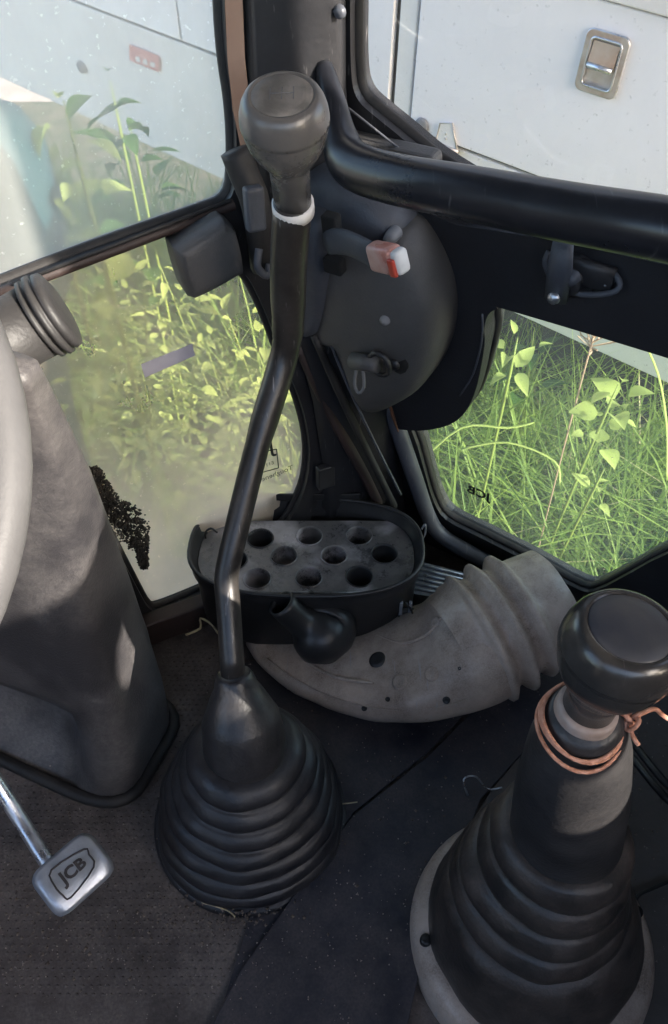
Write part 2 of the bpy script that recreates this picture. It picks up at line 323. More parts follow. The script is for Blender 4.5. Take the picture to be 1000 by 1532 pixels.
# ------------------------------------------------------------ wall planes of the cab
Z3 = Vector((0, 0, 1))
LA = PZ(230, 915, .04); LB = PZ(330, 880, .04)
PL = Plane(Vector((LA.x, LA.y, 0)), Vector((LB.x - LA.x, LB.y - LA.y, 0)), Z3)
RA = PZ(650, 790, .05); RB = PZ(880, 892, .05); PT = PL.px(470, 0)
e1 = Vector((RB.x - RA.x, RB.y - RA.y, 0)).normalized()
PR = Plane(RA, e1, PT - RA)
if PR.e2.z < 0: PR.e2 = -PR.e2
def lab(*pp): return [PL.pab(*p) for p in pp]
def rab(*pp): return [PR.pab(*p) for p in pp]
def chk(pts, it=2):
    for _ in range(it):
        q = []
        for i in range(len(pts)):
            a = Vector(pts[i]); b = Vector(pts[(i + 1) % len(pts)]); q += [tuple(a * .75 + b * .25), tuple(a * .25 + b * .75)]
        pts = q
    return pts
def bz(pl, z):                                                     # b value where the plane is at height z
    return (z - pl.o.z) / pl.e2.z
ROOF = 1.55; GROUND = -0.85

# left (front) wall
WU = chk(lab((332, -330), (335, 0), (341, 90), (352, 160), (355, 235), (350, 303), (300, 322), (200, 356), (90, 396), (20, 424), (-260, 530), (-380, 300), (-420, -330)), 2)
WL = chk(lab((348, 398), (372, 412), (400, 470), (425, 540), (455, 610), (467, 680), (455, 745), (420, 800), (335, 876), (250, 912), (226, 918), (206, 882), (40, 560), (-60, 480), (-80, 478), (80, 417), (200, 371), (262, 347), (345, 315)), 2)
c0 = PL.pab(602, 800); c1 = PL.pab(462, 0); c2 = PL.pab(440, -330)
sl_ = (c1[0] - c0[0]) / (c1[1] - c0[1])
outL = [(-1.25, -.15), (c0[0] + sl_ * (-.15 - c0[1]), -.15), (c0[0] + sl_ * (ROOF - c0[1]), ROOF), (-1.25, ROOF)]
wl = sheet('front_wall', PL, outL, [WU, WL], M_black, t0=0, t1=-.03); tag(wl, kind='structure')
# right wall
WTR = chk(rab((522, -330), (524, 0), (525, 118), (534, 150), (556, 170), (600, 205), (650, 248), (760, 312), (1000, 352), (1500, 470), (1560, 300), (1500, -330)), 2)
WBR = rab((736, 500), (735, 470), (742, 450), (757, 442), (775, 444), (1000, 515), (1250, 592), (1290, 640), (1270, 740), (1120, 790), (1000, 828), (935, 862), (895, 882), (868, 883), (800, 846), (722, 806), (668, 778), (650, 752), (640, 722), (625, 668), (612, 628), (640, 626), (680, 618), (705, 598), (722, 560))
WBR = [tuple(v) for v in sm([Vector(p) for p in WBR], 3, True)]
d0 = PR.pab(598, 800); d1 = PR.pab(466, 0); sr = (d1[0] - d0[0]) / (d1[1] - d0[1])
bt = bz(PR, ROOF); bb = bz(PR, -.15)
outR = [(d0[0] + sr * (bb - d0[1]), bb), (.64, bb), (.64, bt), (d0[0] + sr * (bt - d0[1]), bt)]
wr = sheet('side_wall', PR, outR, [WTR, WBR], M_black, t0=0, t1=-.03); tag(wr, kind='structure')

# rest of the shell: roof, rear part of the right side, left side, back, unseen, with openings sized for the light
PB = PR.at(.64, 0)
fl = mk('cab_floor', [(-1.2, -1.0, 0), (.95, -1.0, 0), (.95, .5, 0), (PR.at(.3, 0).x, PR.at(.3, 0).y + .02, 0), (.12, 1.02, 0), (-1.2, PL.at(-1.0, 0).y, 0),
     (-1.2, -1.0, -.1), (.95, -1.0, -.1), (.95, .5, -.1), (PR.at(.3, 0).x, PR.at(.3, 0).y + .02, -.1), (.12, 1.02, -.1), (-1.2, PL.at(-1.0, 0).y, -.1)],
     [(0, 1, 2, 3, 4, 5), (11, 10, 9, 8, 7, 6), (0, 6, 7, 1), (1, 7, 8, 2), (2, 8, 9, 3), (3, 9, 10, 4), (4, 10, 11, 5), (5, 11, 6, 0)], M_floor, smooth=False)
tag(fl, kind='structure')
rf = box('cab_roof', (-.15, .05, ROOF + .04), (2.3, 2.1, .07), M_cover, bevel=.01); tag(rf, kind='structure')
PS = Plane(Vector((PB.x, PB.y, 0)), Vector((.12, -1, 0)), Z3)
so_ = [(0, -.15), (1.5, -.15), (1.5, ROOF), (0, ROOF)]
SILL = .84
ss = sheet('rear_sun_slot_wall', PS, so_, [chk([(.05, 1.0), (.34, 1.0), (.34, 1.46), (.05, 1.46)], 2), chk([(.575, .88), (1.44, .88), (1.44, 1.46), (.575, 1.46)], 2), chk([(.585, .70), (.80, .70), (.80, .81), (.585, .81)], 2)], M_black, t0=0, t1=-.03); tag(ss, kind='structure')  # unseen; openings and solid bands invented to aim sun on console and short lever
q = PS.at(1.5, 0)
PK = Plane(Vector((q.x, q.y, 0)), Vector((-1, 0, 0)), Z3)
wk = abs(q.x + 1.2)
sb = sheet('back_wall', PK, [(0, -.15), (wk, -.15), (wk, ROOF), (0, ROOF)], [chk([(.05, .9), (wk - .08, .9), (wk - .08, 1.48), (.05, 1.48)], 2)], M_black, t0=0, t1=-.03); tag(sb, kind='structure')
lw = PL.at(-1.25, 0); PQ = Plane(Vector((lw.x, lw.y, 0)), Vector((0, -1, 0)), Z3)
sq = sheet('left_side_wall', PQ, [(0, -.15), (1.25, -.15), (1.25, ROOF), (0, ROOF)], [chk([(.08, .55), (1.15, .55), (1.15, 1.45), (.08, 1.45)], 2)], M_black, t0=0, t1=-.03); tag(sq, kind='structure')

# ------------------------------------------------------------ window panes and seals
def window(name, pl, hole, glass, label, sealr=.0038):
    cpt = pl.at(sum(p[0] for p in hole) / len(hole), min(p[1] for p in hole))
    t = empty(name, cpt, label, 'window')
    cx = sum(p[0] for p in hole) / len(hole); cy = sum(p[1] for p in hole) / len(hole)
    grown = [(cx + (p[0] - cx) * 1.01, cy + (p[1] - cy) * 1.01) for p in hole]
    bm = bmesh.new(); vs = [bm.verts.new((p[0], p[1], 0)) for p in hole]
    bmesh.ops.triangle_fill(bm, edges=[bm.edges.new((vs[i], vs[(i + 1) % len(vs)])) for i in range(len(vs))], use_beauty=True)
    bm.verts.index_update(); V = [pl.at(v.co.x, v.co.y, -.022) for v in bm.verts]; F = [tuple(v.index for v in f.verts) for f in bm.faces]; bm.free()
    mk('pane', V, F, glass, t, smooth=False)
    path = [pl.at(p[0], p[1], -.012) for p in hole]
    tube('seal', path, sealr, M_seal, t, n=8, closed=True, sx=1.6)
    return t
w1 = window('front_window', PL, WU, M_glassU, 'upper front window with milky dusty glass, left of the lever knob')
w2 = window('front_window', PL, WL, M_glassL, 'lower front window with dirty yellowish glass, behind the long lever')
w3 = window('side_window', PR, WTR, M_glassT, 'upper side window above the black handrail, looking onto the white truck')
w4 = window('side_window', PR, WBR, M_glassR, 'low green tinted side window full of grass, below the handrail')

# writing on the glass (seen mirrored from inside)
def decal(name, s, pl, u, v, hpx, m, parent, mirror=True, off=-.0185, squash=1.0, rot=0.0, thick=0.0):
    V, F = text_mesh(s, 1.0, thick); ys = [p.y for p in V]; p0 = pl.px(u, v); p1 = pl.px(u, v + 1); k = (p1 - p0).length * hpx / (max(ys) - min(ys))
    a0, b0 = pl.ab(p0); sgn = -1 if mirror else 1
    if pl.e1.cross(pl.e2).dot(pl.n) < 0: sgn = -sgn
    cr, sr_ = math.cos(rot), math.sin(rot)
    out = []
    for p in V:
        x = p.x * k * squash * sgn; y = p.y * k; out.append(pl.at(a0 + x * cr - y * sr_, b0 + x * sr_ + y * cr, off))
    return mk(name, out, F, m, parent, smooth=False)
def frame_mark(name, pl, quad, m, parent, wd=.0012, off=-.0185):
    P = [pl.px(*q_, off) for q_ in quad]; L_ = []
    for i in range(len(P)): L_.append(tubem([P[i], P[(i + 1) % len(P)]], wd, 6))
    V, F = join_parts(L_); return mk(name, V, F, m, parent, smooth=False)
decal('marking', 'JCB', PL, 396, 690, 24, M_print, w2, rot=R(4), thick=.02)
frame_mark('marking_border', PL, [(372, 680), (414, 672), (417, 700), (374, 712)], M_print, w2, .0007)
decal('small_print', 'Toughened', PL, 420, 722, 9, M_print, w2, rot=R(6)); decal('small_print', 'E11 43R', PL, 404, 710, 5, M_print, w2, rot=R(6))
decal('marking', 'JCB', PR, 707, 752, 15, M_print, w4, thick=.03)
st = mk('sticker', [PL.px(u, v, -.018) for u, v in ((211, 545), (288, 514), (292, 532), (217, 565))] + [PL.px(u, v, -.019) for u, v in ((211, 545), (288, 514), (292, 532), (217, 565))],
   [(0, 1, 2, 3), (7, 6, 5, 4), (0, 4, 5, 1), (1, 5, 6, 2), (2, 6, 7, 3), (3, 7, 4, 0)], M_sticker, smooth=False)
tag(st, 'faded lilac rectangular sticker on the lower front window', 'sticker')

# bar between the two front windows, with yellow tubes painted as daylight glints
br = empty('window_divider', PL.px(180, 375), 'narrow dark divider bar between the upper and lower front windows', 'window bar')
tube('bar', [PL.px(-60, 462, .006), PL.px(60, 416, .006), PL.px(200, 363, .006), PL.px(350, 306, .006)], .0055, M_brown, br, n=8)
tube('wiper_blade', [PL.px(20, 425, .012), PL.px(345, 300, .012)], .0022, M_seal, br, n=6)

for (u0, u1) in ((92, 128), (132, 166), (180, 206), (238, 252), (258, 262), (270, 277)):  # yellow tubes stand in for daylight showing through the gap
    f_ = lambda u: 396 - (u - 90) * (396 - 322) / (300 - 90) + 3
    tube('daylight_glint', [PL.px(u0, f_(u0), .004), PL.px((u0 + u1) / 2, f_((u0 + u1) / 2) - .8, .0045), PL.px(u1, f_(u1), .004)], [.0008, .0016, .0007], M_glint, br, n=5)
# ------------------------------------------------------------ corner pillar and its strips
pil = empty('corner_pillar', PL.px(585, 800), 'black corner pillar between the front and side windows', 'pillar')
def pillar_loft(name, rows, depth_off, m, thick):
    V = []; F = []
    for (ua, ub, v) in rows:
        a = PL.px(ua, v, depth_off); t2 = (PR.px(ub, v, depth_off) - CAM).length; b = PR.px(ub, v, depth_off)
        mid = (a + b) / 2 + (CAM - (a + b) / 2).normalized() * thick
        V += [a, a * .8 + mid * .2 + (CAM - a).normalized() * thick * .8, mid, b * .8 + mid * .2 + (CAM - b).normalized() * thick * .8, b]
    n = 5
    for i in range(len(rows) - 1):
        for k in range(n - 1): F.append((i * n + k, i * n + k + 1, (i + 1) * n + k + 1, (i + 1) * n + k))
    return mk(name, V, F, m, pil, smooth=True)
pillar_loft('post', [(362, 516, -330), (366, 517, 0), (372, 518, 130), (385, 530, 260), (400, 545, 380), (440, 575, 500), (468, 590, 600), (484, 600, 700), (480, 610, 800), (470, 600, 880)], .004, M_black, .02)
sp = [(352, -330), (350, 0), (354, 90), (362, 165), (372, 230)]
V = []; 
for (u, v) in sp:
    hw = 13 if v < 100 else (13 if v < 200 else 9)
    V += [PL.px(u - hw, v, .006), PL.px(u + hw, v, .012)]
o = mk('trim_strip', V, [(2 * i, 2 * i + 1, 2 * i + 3, 2 * i + 2) for i in range(len(sp) - 1)], M_orange, pil, smooth=False, solid=.003); tag(o, 'sun faded salmon coloured strip along the window edge')
tube('channel', sm([PR.px(440, 500, .085), PR.px(490, 610, .08), PR.px(540, 700, .07), PR.px(566, 752, .06)], 3), .011, M_brown, pil, n=10, sx=.6)
tube('channel', sm([PR.px(470, 500, .085), PR.px(505, 580, .08), PR.px(552, 680, .07), PR.px(590, 757, .06)], 3), .007, M_seal, pil, n=10, sx=.7)
tube('edge_bead', sm([PR.px(486, 490, .085), PR.px(520, 575, .08), PR.px(560, 660, .07), PR.px(600, 740, .06)], 3), .0018, M_frame, pil, n=6)
tube('frame_tube', sm([PR.px(582, 604, .014), PR.px(600, 655, .014), PR.px(621, 715, .014), PR.px(640, 770, .014), PR.px(660, 800, .014), PR.px(705, 828, .014), PR.px(770, 862, .014), PR.px(850, 905, .014)], 4), .0115, M_frame, pil, n=12)
o = tube('rust_patch', [PR.px(583, 604, .030), PR.px(588, 622, .030), PR.px(596, 645, .028)], [.004, .006, .002], M_rust, pil, n=8, sx=.4)
mk('bracket', *boxv(PL.px(487, 712, .012), PL.e1 * .012, PL.n * .006, Z3 * .018), M_black, pil, smooth=False, bevel=.002)
for (u, v) in ((508, 18), (478, 655)):
    lathe('screw_head', [(0, .003), (.004, .0028), (.0052, .001), (.0055, -.002)], PR.px(u, v, .024), PR.n, M_frame, pil, n=12)

# rounded square cover on the front window bar
sqp = sm([PL.px(u, v, .03) for u, v in ((262, 378), (268, 366), (325, 330), (338, 330), (352, 345), (362, 398), (352, 408), (292, 440), (278, 436))], 3, True)
sc = pillow('square_cover', sqp, PL.n, .014, M_cover, back=.03, rings=6, power=5)
tag(sc, 'dark grey rounded square plastic cover under the upper front window corner', 'cover')

# vertical hinge bits beside the lever head
hg = empty('hinge_bracket', PL.px(392, 420, .03), 'black hinge bracket on the pillar just left of the lever sleeve', 'bracket')
tube('arm', sm([PL.px(352, 235, .03), PL.px(362, 262, .035), PL.px(382, 300, .04), PL.px(392, 360, .035), PL.px(400, 420, .02)], 3), [.016] * 5 + [.013] * 8, M_black, hg, n=10, sx=.8) if False else None
tube('arm', sm([PL.px(352, 225, .03), PL.px(366, 262, .035), PL.px(384, 310, .04), PL.px(396, 400, .03)], 3), .014, M_seal, hg, n=10)
mk('plate', *boxv(PL.px(381, 312, .06), PL.e1 * .009, PL.n * .006, Z3 * .02), M_shroud, hg, smooth=False, bevel=.003)
tube('loop', sm([PL.px(388, 372, .055), PL.px(386, 400, .06), PL.px(400, 412, .06), PL.px(404, 395, .055)], 4), .004, M_shroud, hg, n=8)

# grey shroud with its small red tipped lever
cv = empty('pillar_shroud', PR.px(560, 600, .05), 'dark grey moulded shroud on the corner pillar, with a latch recess at its foot', 'shroud')
def ppx(pts, off, n=3): return sm([PR.px(u, v, off) for u, v in pts], n, True)
pillow('lower_shell', ppx(((470, 360), (500, 352), (560, 356), (592, 346), (612, 356), (638, 396), (656, 440), (662, 485), (656, 530), (636, 572), (604, 598), (566, 612), (544, 600), (528, 560), (514, 522), (498, 504), (462, 492), (452, 440)), .055), PR.n, .035, M_cover, cv, rings=10, power=2.4, back=.05)
pillow('upper_shell', ppx(((455, 262), (480, 246), (520, 250), (570, 290), (604, 330), (604, 350), (560, 366), (500, 372), (462, 372), (448, 330)), .045), PR.n, .03, M_shroud, cv, rings=8, power=3.0, back=.04)
pillow('side_shell', ppx(((446, 322), (470, 310), (492, 318), (497, 360), (500, 420), (492, 470), (478, 498), (448, 492), (440, 420)), .075), PR.n, .022, M_shroud, cv, rings=6, power=3.5, back=.05)
for (u, v, a, b) in ((497, 341, .008, .014), (501, 396, .010, .008)):  # raised dark blocks; the shade of the openings is in their colour
    mk('slot_shade', *boxv(PR.px(u, v, .094), PR.e1 * a, PR.e2 * b, PR.n * .006), M_dark, cv, smooth=False, bevel=.002)
# latch recess: a raised dark patch, its shade put into the colour
o = pillow('recess', ppx(((516, 520), (545, 512), (590, 520), (610, 545), (600, 560), (560, 552), (525, 548)), .083, 3), PR.n, .003, M_dark, cv, rings=3, back=.004)
tube('latch_pin', [PR.px(528, 540, .1), PR.px(566, 545, .1)], .0095, M_cover, cv, n=14)
tube('latch_ring', [PR.px(568, 545, .1) + PR.e1 * .012 * math.cos(a * .5236) + PR.e2 * .015 * math.sin(a * .5236) for a in range(12)], .003, M_black, cv, n=8, closed=True)
tube('latch_loop', sm([PR.px(534, 548, .105), PR.px(531, 575, .105), PR.px(537, 588, .105), PR.px(545, 578, .105), PR.px(543, 552, .105)], 3), .0018, M_greyrub, cv, n=8)
lathe('latch_screw', [(0, .004), (.006, .003), (.007, 0)], PR.px(590, 545, .09), PR.n, M_black, cv, n=14)
lathe('boss', [(0, .006), (.005, .004), (.006, 0), (.007, -.004)], PR.px(577, 478, .086), PR.n, M_greyrub, cv, n=12)
lathe('boss', [(0, .008), (.005, .006), (.0065, 0), (.007, -.01)], PR.px(585, 355, .07), PR.n, M_greyrub, cv, n=12)
rl = empty('release_lever', PR.px(495, 370, .1), 'small flat grey lever with a pale and red tip, sticking out of the shroud', 'lever')
rt = frames([PR.px(492, 366, .1), PR.px(560, 386, .12)])
tube('arm', sm([PR.px(490, 362, .1), PR.px(515, 362, .108), PR.px(540, 372, .116), PR.px(562, 384, .12)], 3), .012, M_shroud, rl, n=12, sx=1.0, sy=.35, ref=(0, 0, 1))
ta_ = PR.px(558, 382, .120); tb_ = PR.px(606, 392, .130); tx = (tb_ - ta_).normalized(); tz = (PR.e2 - tx * PR.e2.dot(tx)).normalized(); ty = tx.cross(tz)
tl_ = (tb_ - ta_).length
mk('tip', *boxv(ta_.lerp(tb_, .40), tx * tl_ * .40, ty * .0080, tz * .0125), M_clear, rl, smooth=True, bevel=.0045)
mk('tip_end', *boxv(ta_.lerp(tb_, .86), tx * tl_ * .13, ty * .0070, tz * .0108), M_white, rl, smooth=True, bevel=.004)
mk('tip_insert', *boxv(ta_.lerp(tb_, .80) - ty * (.0078 if ty.dot(PR.n) < 0 else -.0078) - tz * .003, tx * tl_ * .10, ty * .002, tz * .008), M_red, rl, smooth=True, bevel=.0015)

# black trim panel on the side wall
trim = rab((560, 300), (700, 318), (860, 342), (1000, 370), (1420, 450), (1420, 640), (1250, 588), (1000, 511), (777, 446), (759, 444), (745, 453), (739, 474), (739, 500), (727, 560), (710, 598), (684, 619), (640, 628), (600, 622), (570, 590))
trim = [tuple(v) for v in sm([Vector(p) for p in trim], 3, True)]
tp = sheet('trim_panel', PR, trim, [], M_panel, t0=.022, t1=.002, bevel=.006)
tag(tp, 'large black trim panel with a rounded lobe, below the handrail on the side wall', 'panel')
tube('ridge', [PR.px(776, 346, .023), PR.px(1000, 394, .023), PR.px(1250, 450, .023)], .0016, M_frame, tp, n=6)
o = tube('ridge', sm([PR.px(u, v, .023) for u, v in ((722, 470), (721, 510), (708, 560), (688, 592))], 3), .0012, M_frame, tp, n=6)
# window catch on the panel
ct = empty('window_catch', PR.px(870, 440, .022), 'grey metal window catch with a strap, screwed to the black panel', 'catch')
tube('strap', [PR.px(843, 362, .05), PR.px(838, 400, .052), PR.px(832, 448, .045)], [.009, .011, .011], M_shroud, ct, n=10, sx=.5, ref=PR.n)
lathe('strap_screw', [(0, .004), (.005, .003), (.006, 0)], PR.px(829, 446, .052), PR.n, M_steel, ct, n=12)
lathe('hub', [(0, .02), (.010, .02), (.012, .016), (.012, .008), (.020, .007), (.022, 0)], PR.px(860, 410, .024), PR.n, M_black, ct, n=20)
lathe('bolt', [(0, .008), (.006, .007), (.008, 0)], PR.px(857, 414, .044), PR.n, M_shroud, ct, n=6)
tube('rod', sm([PR.px(822, 376, .03), PR.px(816, 395, .035), PR.px(834, 425, .035), PR.px(870, 440, .035), PR.px(915, 438, .035), PR.px(928, 425, .03), PR.px(918, 408, .026)], 3), .0028, M_shroud, ct, n=8)
lathe('stud', [(0, .012), (.004, .010), (.006, 0)], PR.px(913, 416, .022), PR.n, M_greyrub, ct, n=10)
tube('base_plate', [PR.px(822, 392, .028), PR.px(918, 422, .028)], .014, M_black, ct, n=10, sx=.4, ref=PR.n)

# handrail
hr = empty('handrail', PR.px(1000, 345, .02), 'thick black tubular handrail running across under the side window', 'handrail')
hp = [PR.px(484, 95, .03), PR.px(497, 150, .045), PR.px(508, 205, .065), PR.px(528, 246, .085), PR.px(590, 268, .10), PR.px(700, 289, .115), PR.px(850, 318, .13), PR.px(1000, 344, .145), PR.px(1250, 392, .15), PR.px(1420, 425, .10), PR.px(1480, 440, .01)]
hs = sm(hp, 6); nn = len(hs)
rad = [(.007 + (.0196 - .007) * (i / 18) ** .9) if i < 18 else .0196 for i in range(nn)]
tube('rail', hs, rad, M_rail, hr, n=28)
lathe('mounting_foot', [(0, .01), (.022, .01), (.026, .006), (.028, -.002)], PR.px(1480, 440, .002), PR.n, M_rail, hr, n=20)
ft = mk('foot_block', *boxv(PR.px(585, 232, .01), PR.e1 * .05, PR.e2 * .012, PR.n * .012), M_cover, hr, smooth=False, bevel=.006)
# diagonal strip below the upper side window
tube('edge_strip', [PR.px(522, 162, .014), PR.px(632, 250, .014)], .0012, M_frame, pil, n=6)

# ------------------------------------------------------------ the floor coverings
def floor_sheet(name, pts, z, m, label, parent=None):
    P = [PZ(u, v, z) for u, v in pts]; n = len(P)
    V = P + [p - Vector((0, 0, .0025)) for p in P]
    F = [tuple(range(n)), tuple(range(2 * n - 1, n - 1, -1))] + [(i, (i + 1) % n, n + (i + 1) % n, n + i) for i in range(n)]
    o = mk(name, V, F, m, parent, smooth=False, bevel=.001); tag(o, label, 'floor mat'); return o
floor_sheet('floor_mat', [(366, 1452), (455, 1320), (530, 1215), (640, 1125), (760, 1000), (500, 960), (330, 1000), (420, 1120), (480, 1220), (505, 1270)], .0066, M_blue, 'blue black rubber offcut tucked around the foot of the long lever')
floor_sheet('floor_mat', [(360, 1452), (450, 1325), (528, 1220), (640, 1132), (780, 990), (905, 990), (720, 1195), (640, 1400), (560, 1760), (200, 1760)], .0105, M_blue, 'long blue black rubber mat running between the two levers')
floor_sheet('floor_mat', [(905, 985), (1130, 900), (1500, 1200), (1500, 1900), (820, 1900), (700, 1240), (740, 1175)], .0075, M_greymat, 'dusty brown grey mat under the short lever, at the right')
# embossed small studs on the left floor: real relief, joined
V = []; F = []
for i in range(64):
    for j in range(58):
        x = -.46 + i * .0085 + (.00425 if j % 2 else 0); y = .22 + j * .0075
        p = Vector((x, y, 0)); d = p - PZ(377, 1235, 0)
        if d.length < .10: continue
        # only left of the rubber mat edge
        e = PZ(366, 1452, 0); f = PZ(530, 1215, 0); sgn = (f.x - e.x) * (y - e.y) - (f.y - e.y) * (x - e.x)
        if sgn < .001: continue
        s = .0026; h = .0013; n = len(V)
        V += [(x - s, y, .0002), (x, y - s * .7, .0002), (x + s, y, .0002), (x, y + s * .7, .0002), (x, y, h)]
        F += [(n, n + 1, n + 4), (n + 1, n + 2, n + 4), (n + 2, n + 3, n + 4), (n + 3, n, n + 4)]
o = mk('tread_studs', V, F, M_floor, fl, smooth=False); tag(o, kind='stuff')
# grit
V = []; F = []
for i in range(1500):
    c = random.choice([(250, 1300, 260, 130), (330, 1390, 150, 50), (90, 1450, 200, 90), (600, 1300, 180, 200), (480, 1200, 200, 200), (950, 1400, 100, 300), (640, 1010, 200, 40)])
    p = PZ(random.gauss(c[0], c[2]), random.gauss(c[1], c[3]), .0115); s = random.uniform(.0003, .0013) * (1.6 if random.random() < .03 else 1)
    if p.y > .8 or p.y < .1: continue
    n = len(V); a = random.random() * 6
    for k in range(3): V.append(p + Vector((math.cos(a + k * 2.1) * s, math.sin(a + k * 2.1) * s, -.001)))
    V.append(p + Vector((0, 0, s * .9))); F += [(n, n + 1, n + 3), (n + 1, n + 2, n + 3), (n + 2, n, n + 3)]
o = mk('grit', V, F, M_crumb, smooth=False); tag(o, 'fine dirt crumbs scattered over the cab floor', 'dirt', kind='stuff')

V = []; F = []
for i in range(420):
    c = random.choice([(300, 1365, 60, 22), (140, 1400, 70, 40), (350, 1372, 40, 14), (90, 1350, 90, 60), (620, 1230, 120, 120), (960, 1300, 40, 120), (300, 960, 30, 25)])
    p = PZ(random.gauss(c[0], c[2]), random.gauss(c[1], c[3]), .011); s = random.uniform(.0008, .0026)
    if p.y > .85 or p.y < .1: continue
    n = len(V)
    for a in range(6):
        dv = [Vector((1, 0, 0)), Vector((-1, 0, 0)), Vector((0, 1, 0)), Vector((0, -1, 0)), Z3 * .7, -Z3][a]; V.append(p + dv * s * random.uniform(.5, 1.3))
    F += [(n, n + 2, n + 4), (n + 2, n + 1, n + 4), (n + 1, n + 3, n + 4), (n + 3, n, n + 4), (n + 2, n, n + 5), (n + 1, n + 2, n + 5), (n + 3, n + 1, n + 5), (n, n + 3, n + 5)]
M_clod = mat('soil_clods', (.05, .038, .03), (.20, .16, .13), 250, .95, bump=.3)
o = mk('soil_clods', V, F, M_clod, smooth=False); tag(o, 'larger crumbs of soil dropped around the pedal and the lever boots', 'dirt', kind='stuff')
# stray wires and straw on the floor
o = tube('wire_scrap', sm([PZ(u, v, z) for u, v, z in ((700, 1190, .012), (694, 1166, .03), (712, 1162, .03), (730, 1180, .014), (752, 1178, .02))], 4), .0011, M_steel, n=6); tag(o, 'thin curled silver wire scrap on the blue black mat', 'wire')
o = tube('twig', sm([PZ(u, v, z) for u, v, z in ((948, 1358, .012), (955, 1340, .016), (975, 1330, .014), (1003, 1318, .014))], 4), .0022, M_cable, n=6); tag(o, 'thin black twig lying on the floor right of the short lever', 'twig')
for (a, lb) in ((((480, 1195, .012), (500, 1203, .014), (535, 1200, .014)), 'pale bit of straw right of the long lever boot'), (((302, 1350, .012), (340, 1362, .013), (352, 1372, .013)), 'pale straw at the front edge of the long lever boot')):
    o = tube('straw', sm([PZ(*q_) for q_ in a], 4), .0008, M_straw, n=5); tag(o, lb, 'straw')

# ------------------------------------------------------------ long lever (left)
def knob(parent, c, axis, s=1.0, cap_m=None, neck=.077, km=None):
    """c = centre of the ball"""
    prof = [(0, .0195), (.0218, .0195), (.0224, .0203), (.0236, .0203), (.0270, .0180), (.0297, .0132), (.0314, .0075), (.0321, .0022), (.0321, -.0010), (.0314, -.0015), (.0313, -.0025),
            (.0306, -.008), (.0287, -.0155), (.0255, -.0230), (.0213, -.0300), (.0178, -.0350), (.0160, -.0385), (.0153, -.042), (.0149, -neck), (0, -neck)]
    prof = [(r_ * s, h_ * s) for r_, h_ in prof]
    lathe('knob', prof, c, axis, km or M_knob, parent, n=72)
    lathe('knob_cap', [(0, .0212 * s), (.014 * s, .0209 * s), (.0205 * s, .0204 * s), (.0217 * s, .0194 * s)], c, axis, cap_m or M_knobtop, parent, n=56)
    return -neck * s
T0 = PD(426, 180, .545)
lv = empty('long_gear_lever', PZ(377, 1235, 0), 'tall cranked black lever with a round knob and a ribbed floor boot', 'gear lever')
ax1 = Vector((-.03, -.36, .93)).normalized()
hz = knob(lv, T0, ax1, km=M_knobgrey)
kx_ = (Vector((1, 0, 0)) - ax1 * ax1.x).normalized(); ky_ = ax1.cross(kx_)
def kp(a, b): return T0 + ax1 * .02125 + kx_ * a + ky_ * b
for (a, b, c, d) in ((-.008, .006, -.008, -.006), (0, .006, 0, -.006), (.008, .006, .008, -.006), (-.008, 0, .008, 0)):
    tube('shift_mark', [kp(a, b), kp(c, d)], .00028, M_frame, lv, n=5)
ringc = T0 + ax1 * (hz - .002)
lathe('white_ring', [(.0150, -.0055), (.0168, -.0053), (.0171, 0), (.0168, .0053), (.0150, .0055)], ringc, ax1, M_white, lv, n=32)
pth = [ringc + ax1 * .004, PD(431, 400, .66), PD(432, 500, .715), PD(424, 540, .73), PD(386, 660, .742), PD(345, 830, .752), PD(338, 865, .757), PD(342, 905, .76), PD(349, 1012, .762)]
st_ = []
for i in range(len(pth) - 1):
    for k in range(4): st_.append(pth[i].lerp(pth[i + 1], k / 4))
st_.append(pth[-1])
for _ in range(2): st_ = [st_[0]] + [(st_[i - 1] + st_[i] * 2 + st_[i + 1]) / 4 for i in range(1, len(st_) - 1)] + [st_[-1]]
rr_ = [.0158 if i < 7 else (.0148 if i < 9 else (.0134 if i < 16 else .0120)) for i in range(len(st_))]
tube('shaft', st_, rr_, M_stick, lv, n=24)
# boot
b0 = PZ(377, 1218, .004); bm_ = PZ(366, 1108, .165); bt_ = PD(350, 1006, .762)
tube('boot_cone', sm([bm_ - Vector((0, 0, .008)), bm_, bm_.lerp(bt_, .35), bm_.lerp(bt_, .8), bt_], 5), [.0425] * 5 + [.0425 - .0006 * i for i in range(5)] + [.0395 - .0035 * i for i in range(5)] + [.022 - .0012 * i for i in range(5)] + [.0145], M_cone, lv, n=40)
def bellows(name, p0, p1, r0, r1, nr, amp, m, parent, steps=9, power=.9, bend=Vector((0, 0, 0))):
    path = []; rad = []
    for i in range(nr * steps + 1):
        s = i / (nr * steps); ph = (i % steps) / steps
        path.append(p0.lerp(p1, s) + bend * math.sin(math.pi * s)); rad.append(r0 + (r1 - r0) * s ** power + amp * (math.sin(math.pi * ph) ** .6) - (amp * .5 if i % steps == 0 else 0))
    return wobble(tube(name, path, rad, m, parent, n=64), .0048, 15, r0 * 31)
bellows('boot_bellows', b0, bm_ - Z3 * .01, .100, .046, 7, .0075, M_rubber, lv, steps=11, power=1.75)
lathe('boot_flange', [(.098, .008), (.108, .006), (.112, .002), (.112, 0)], b0 - Vector((0, 0, .002)), Z3, M_rubber, lv, n=56)

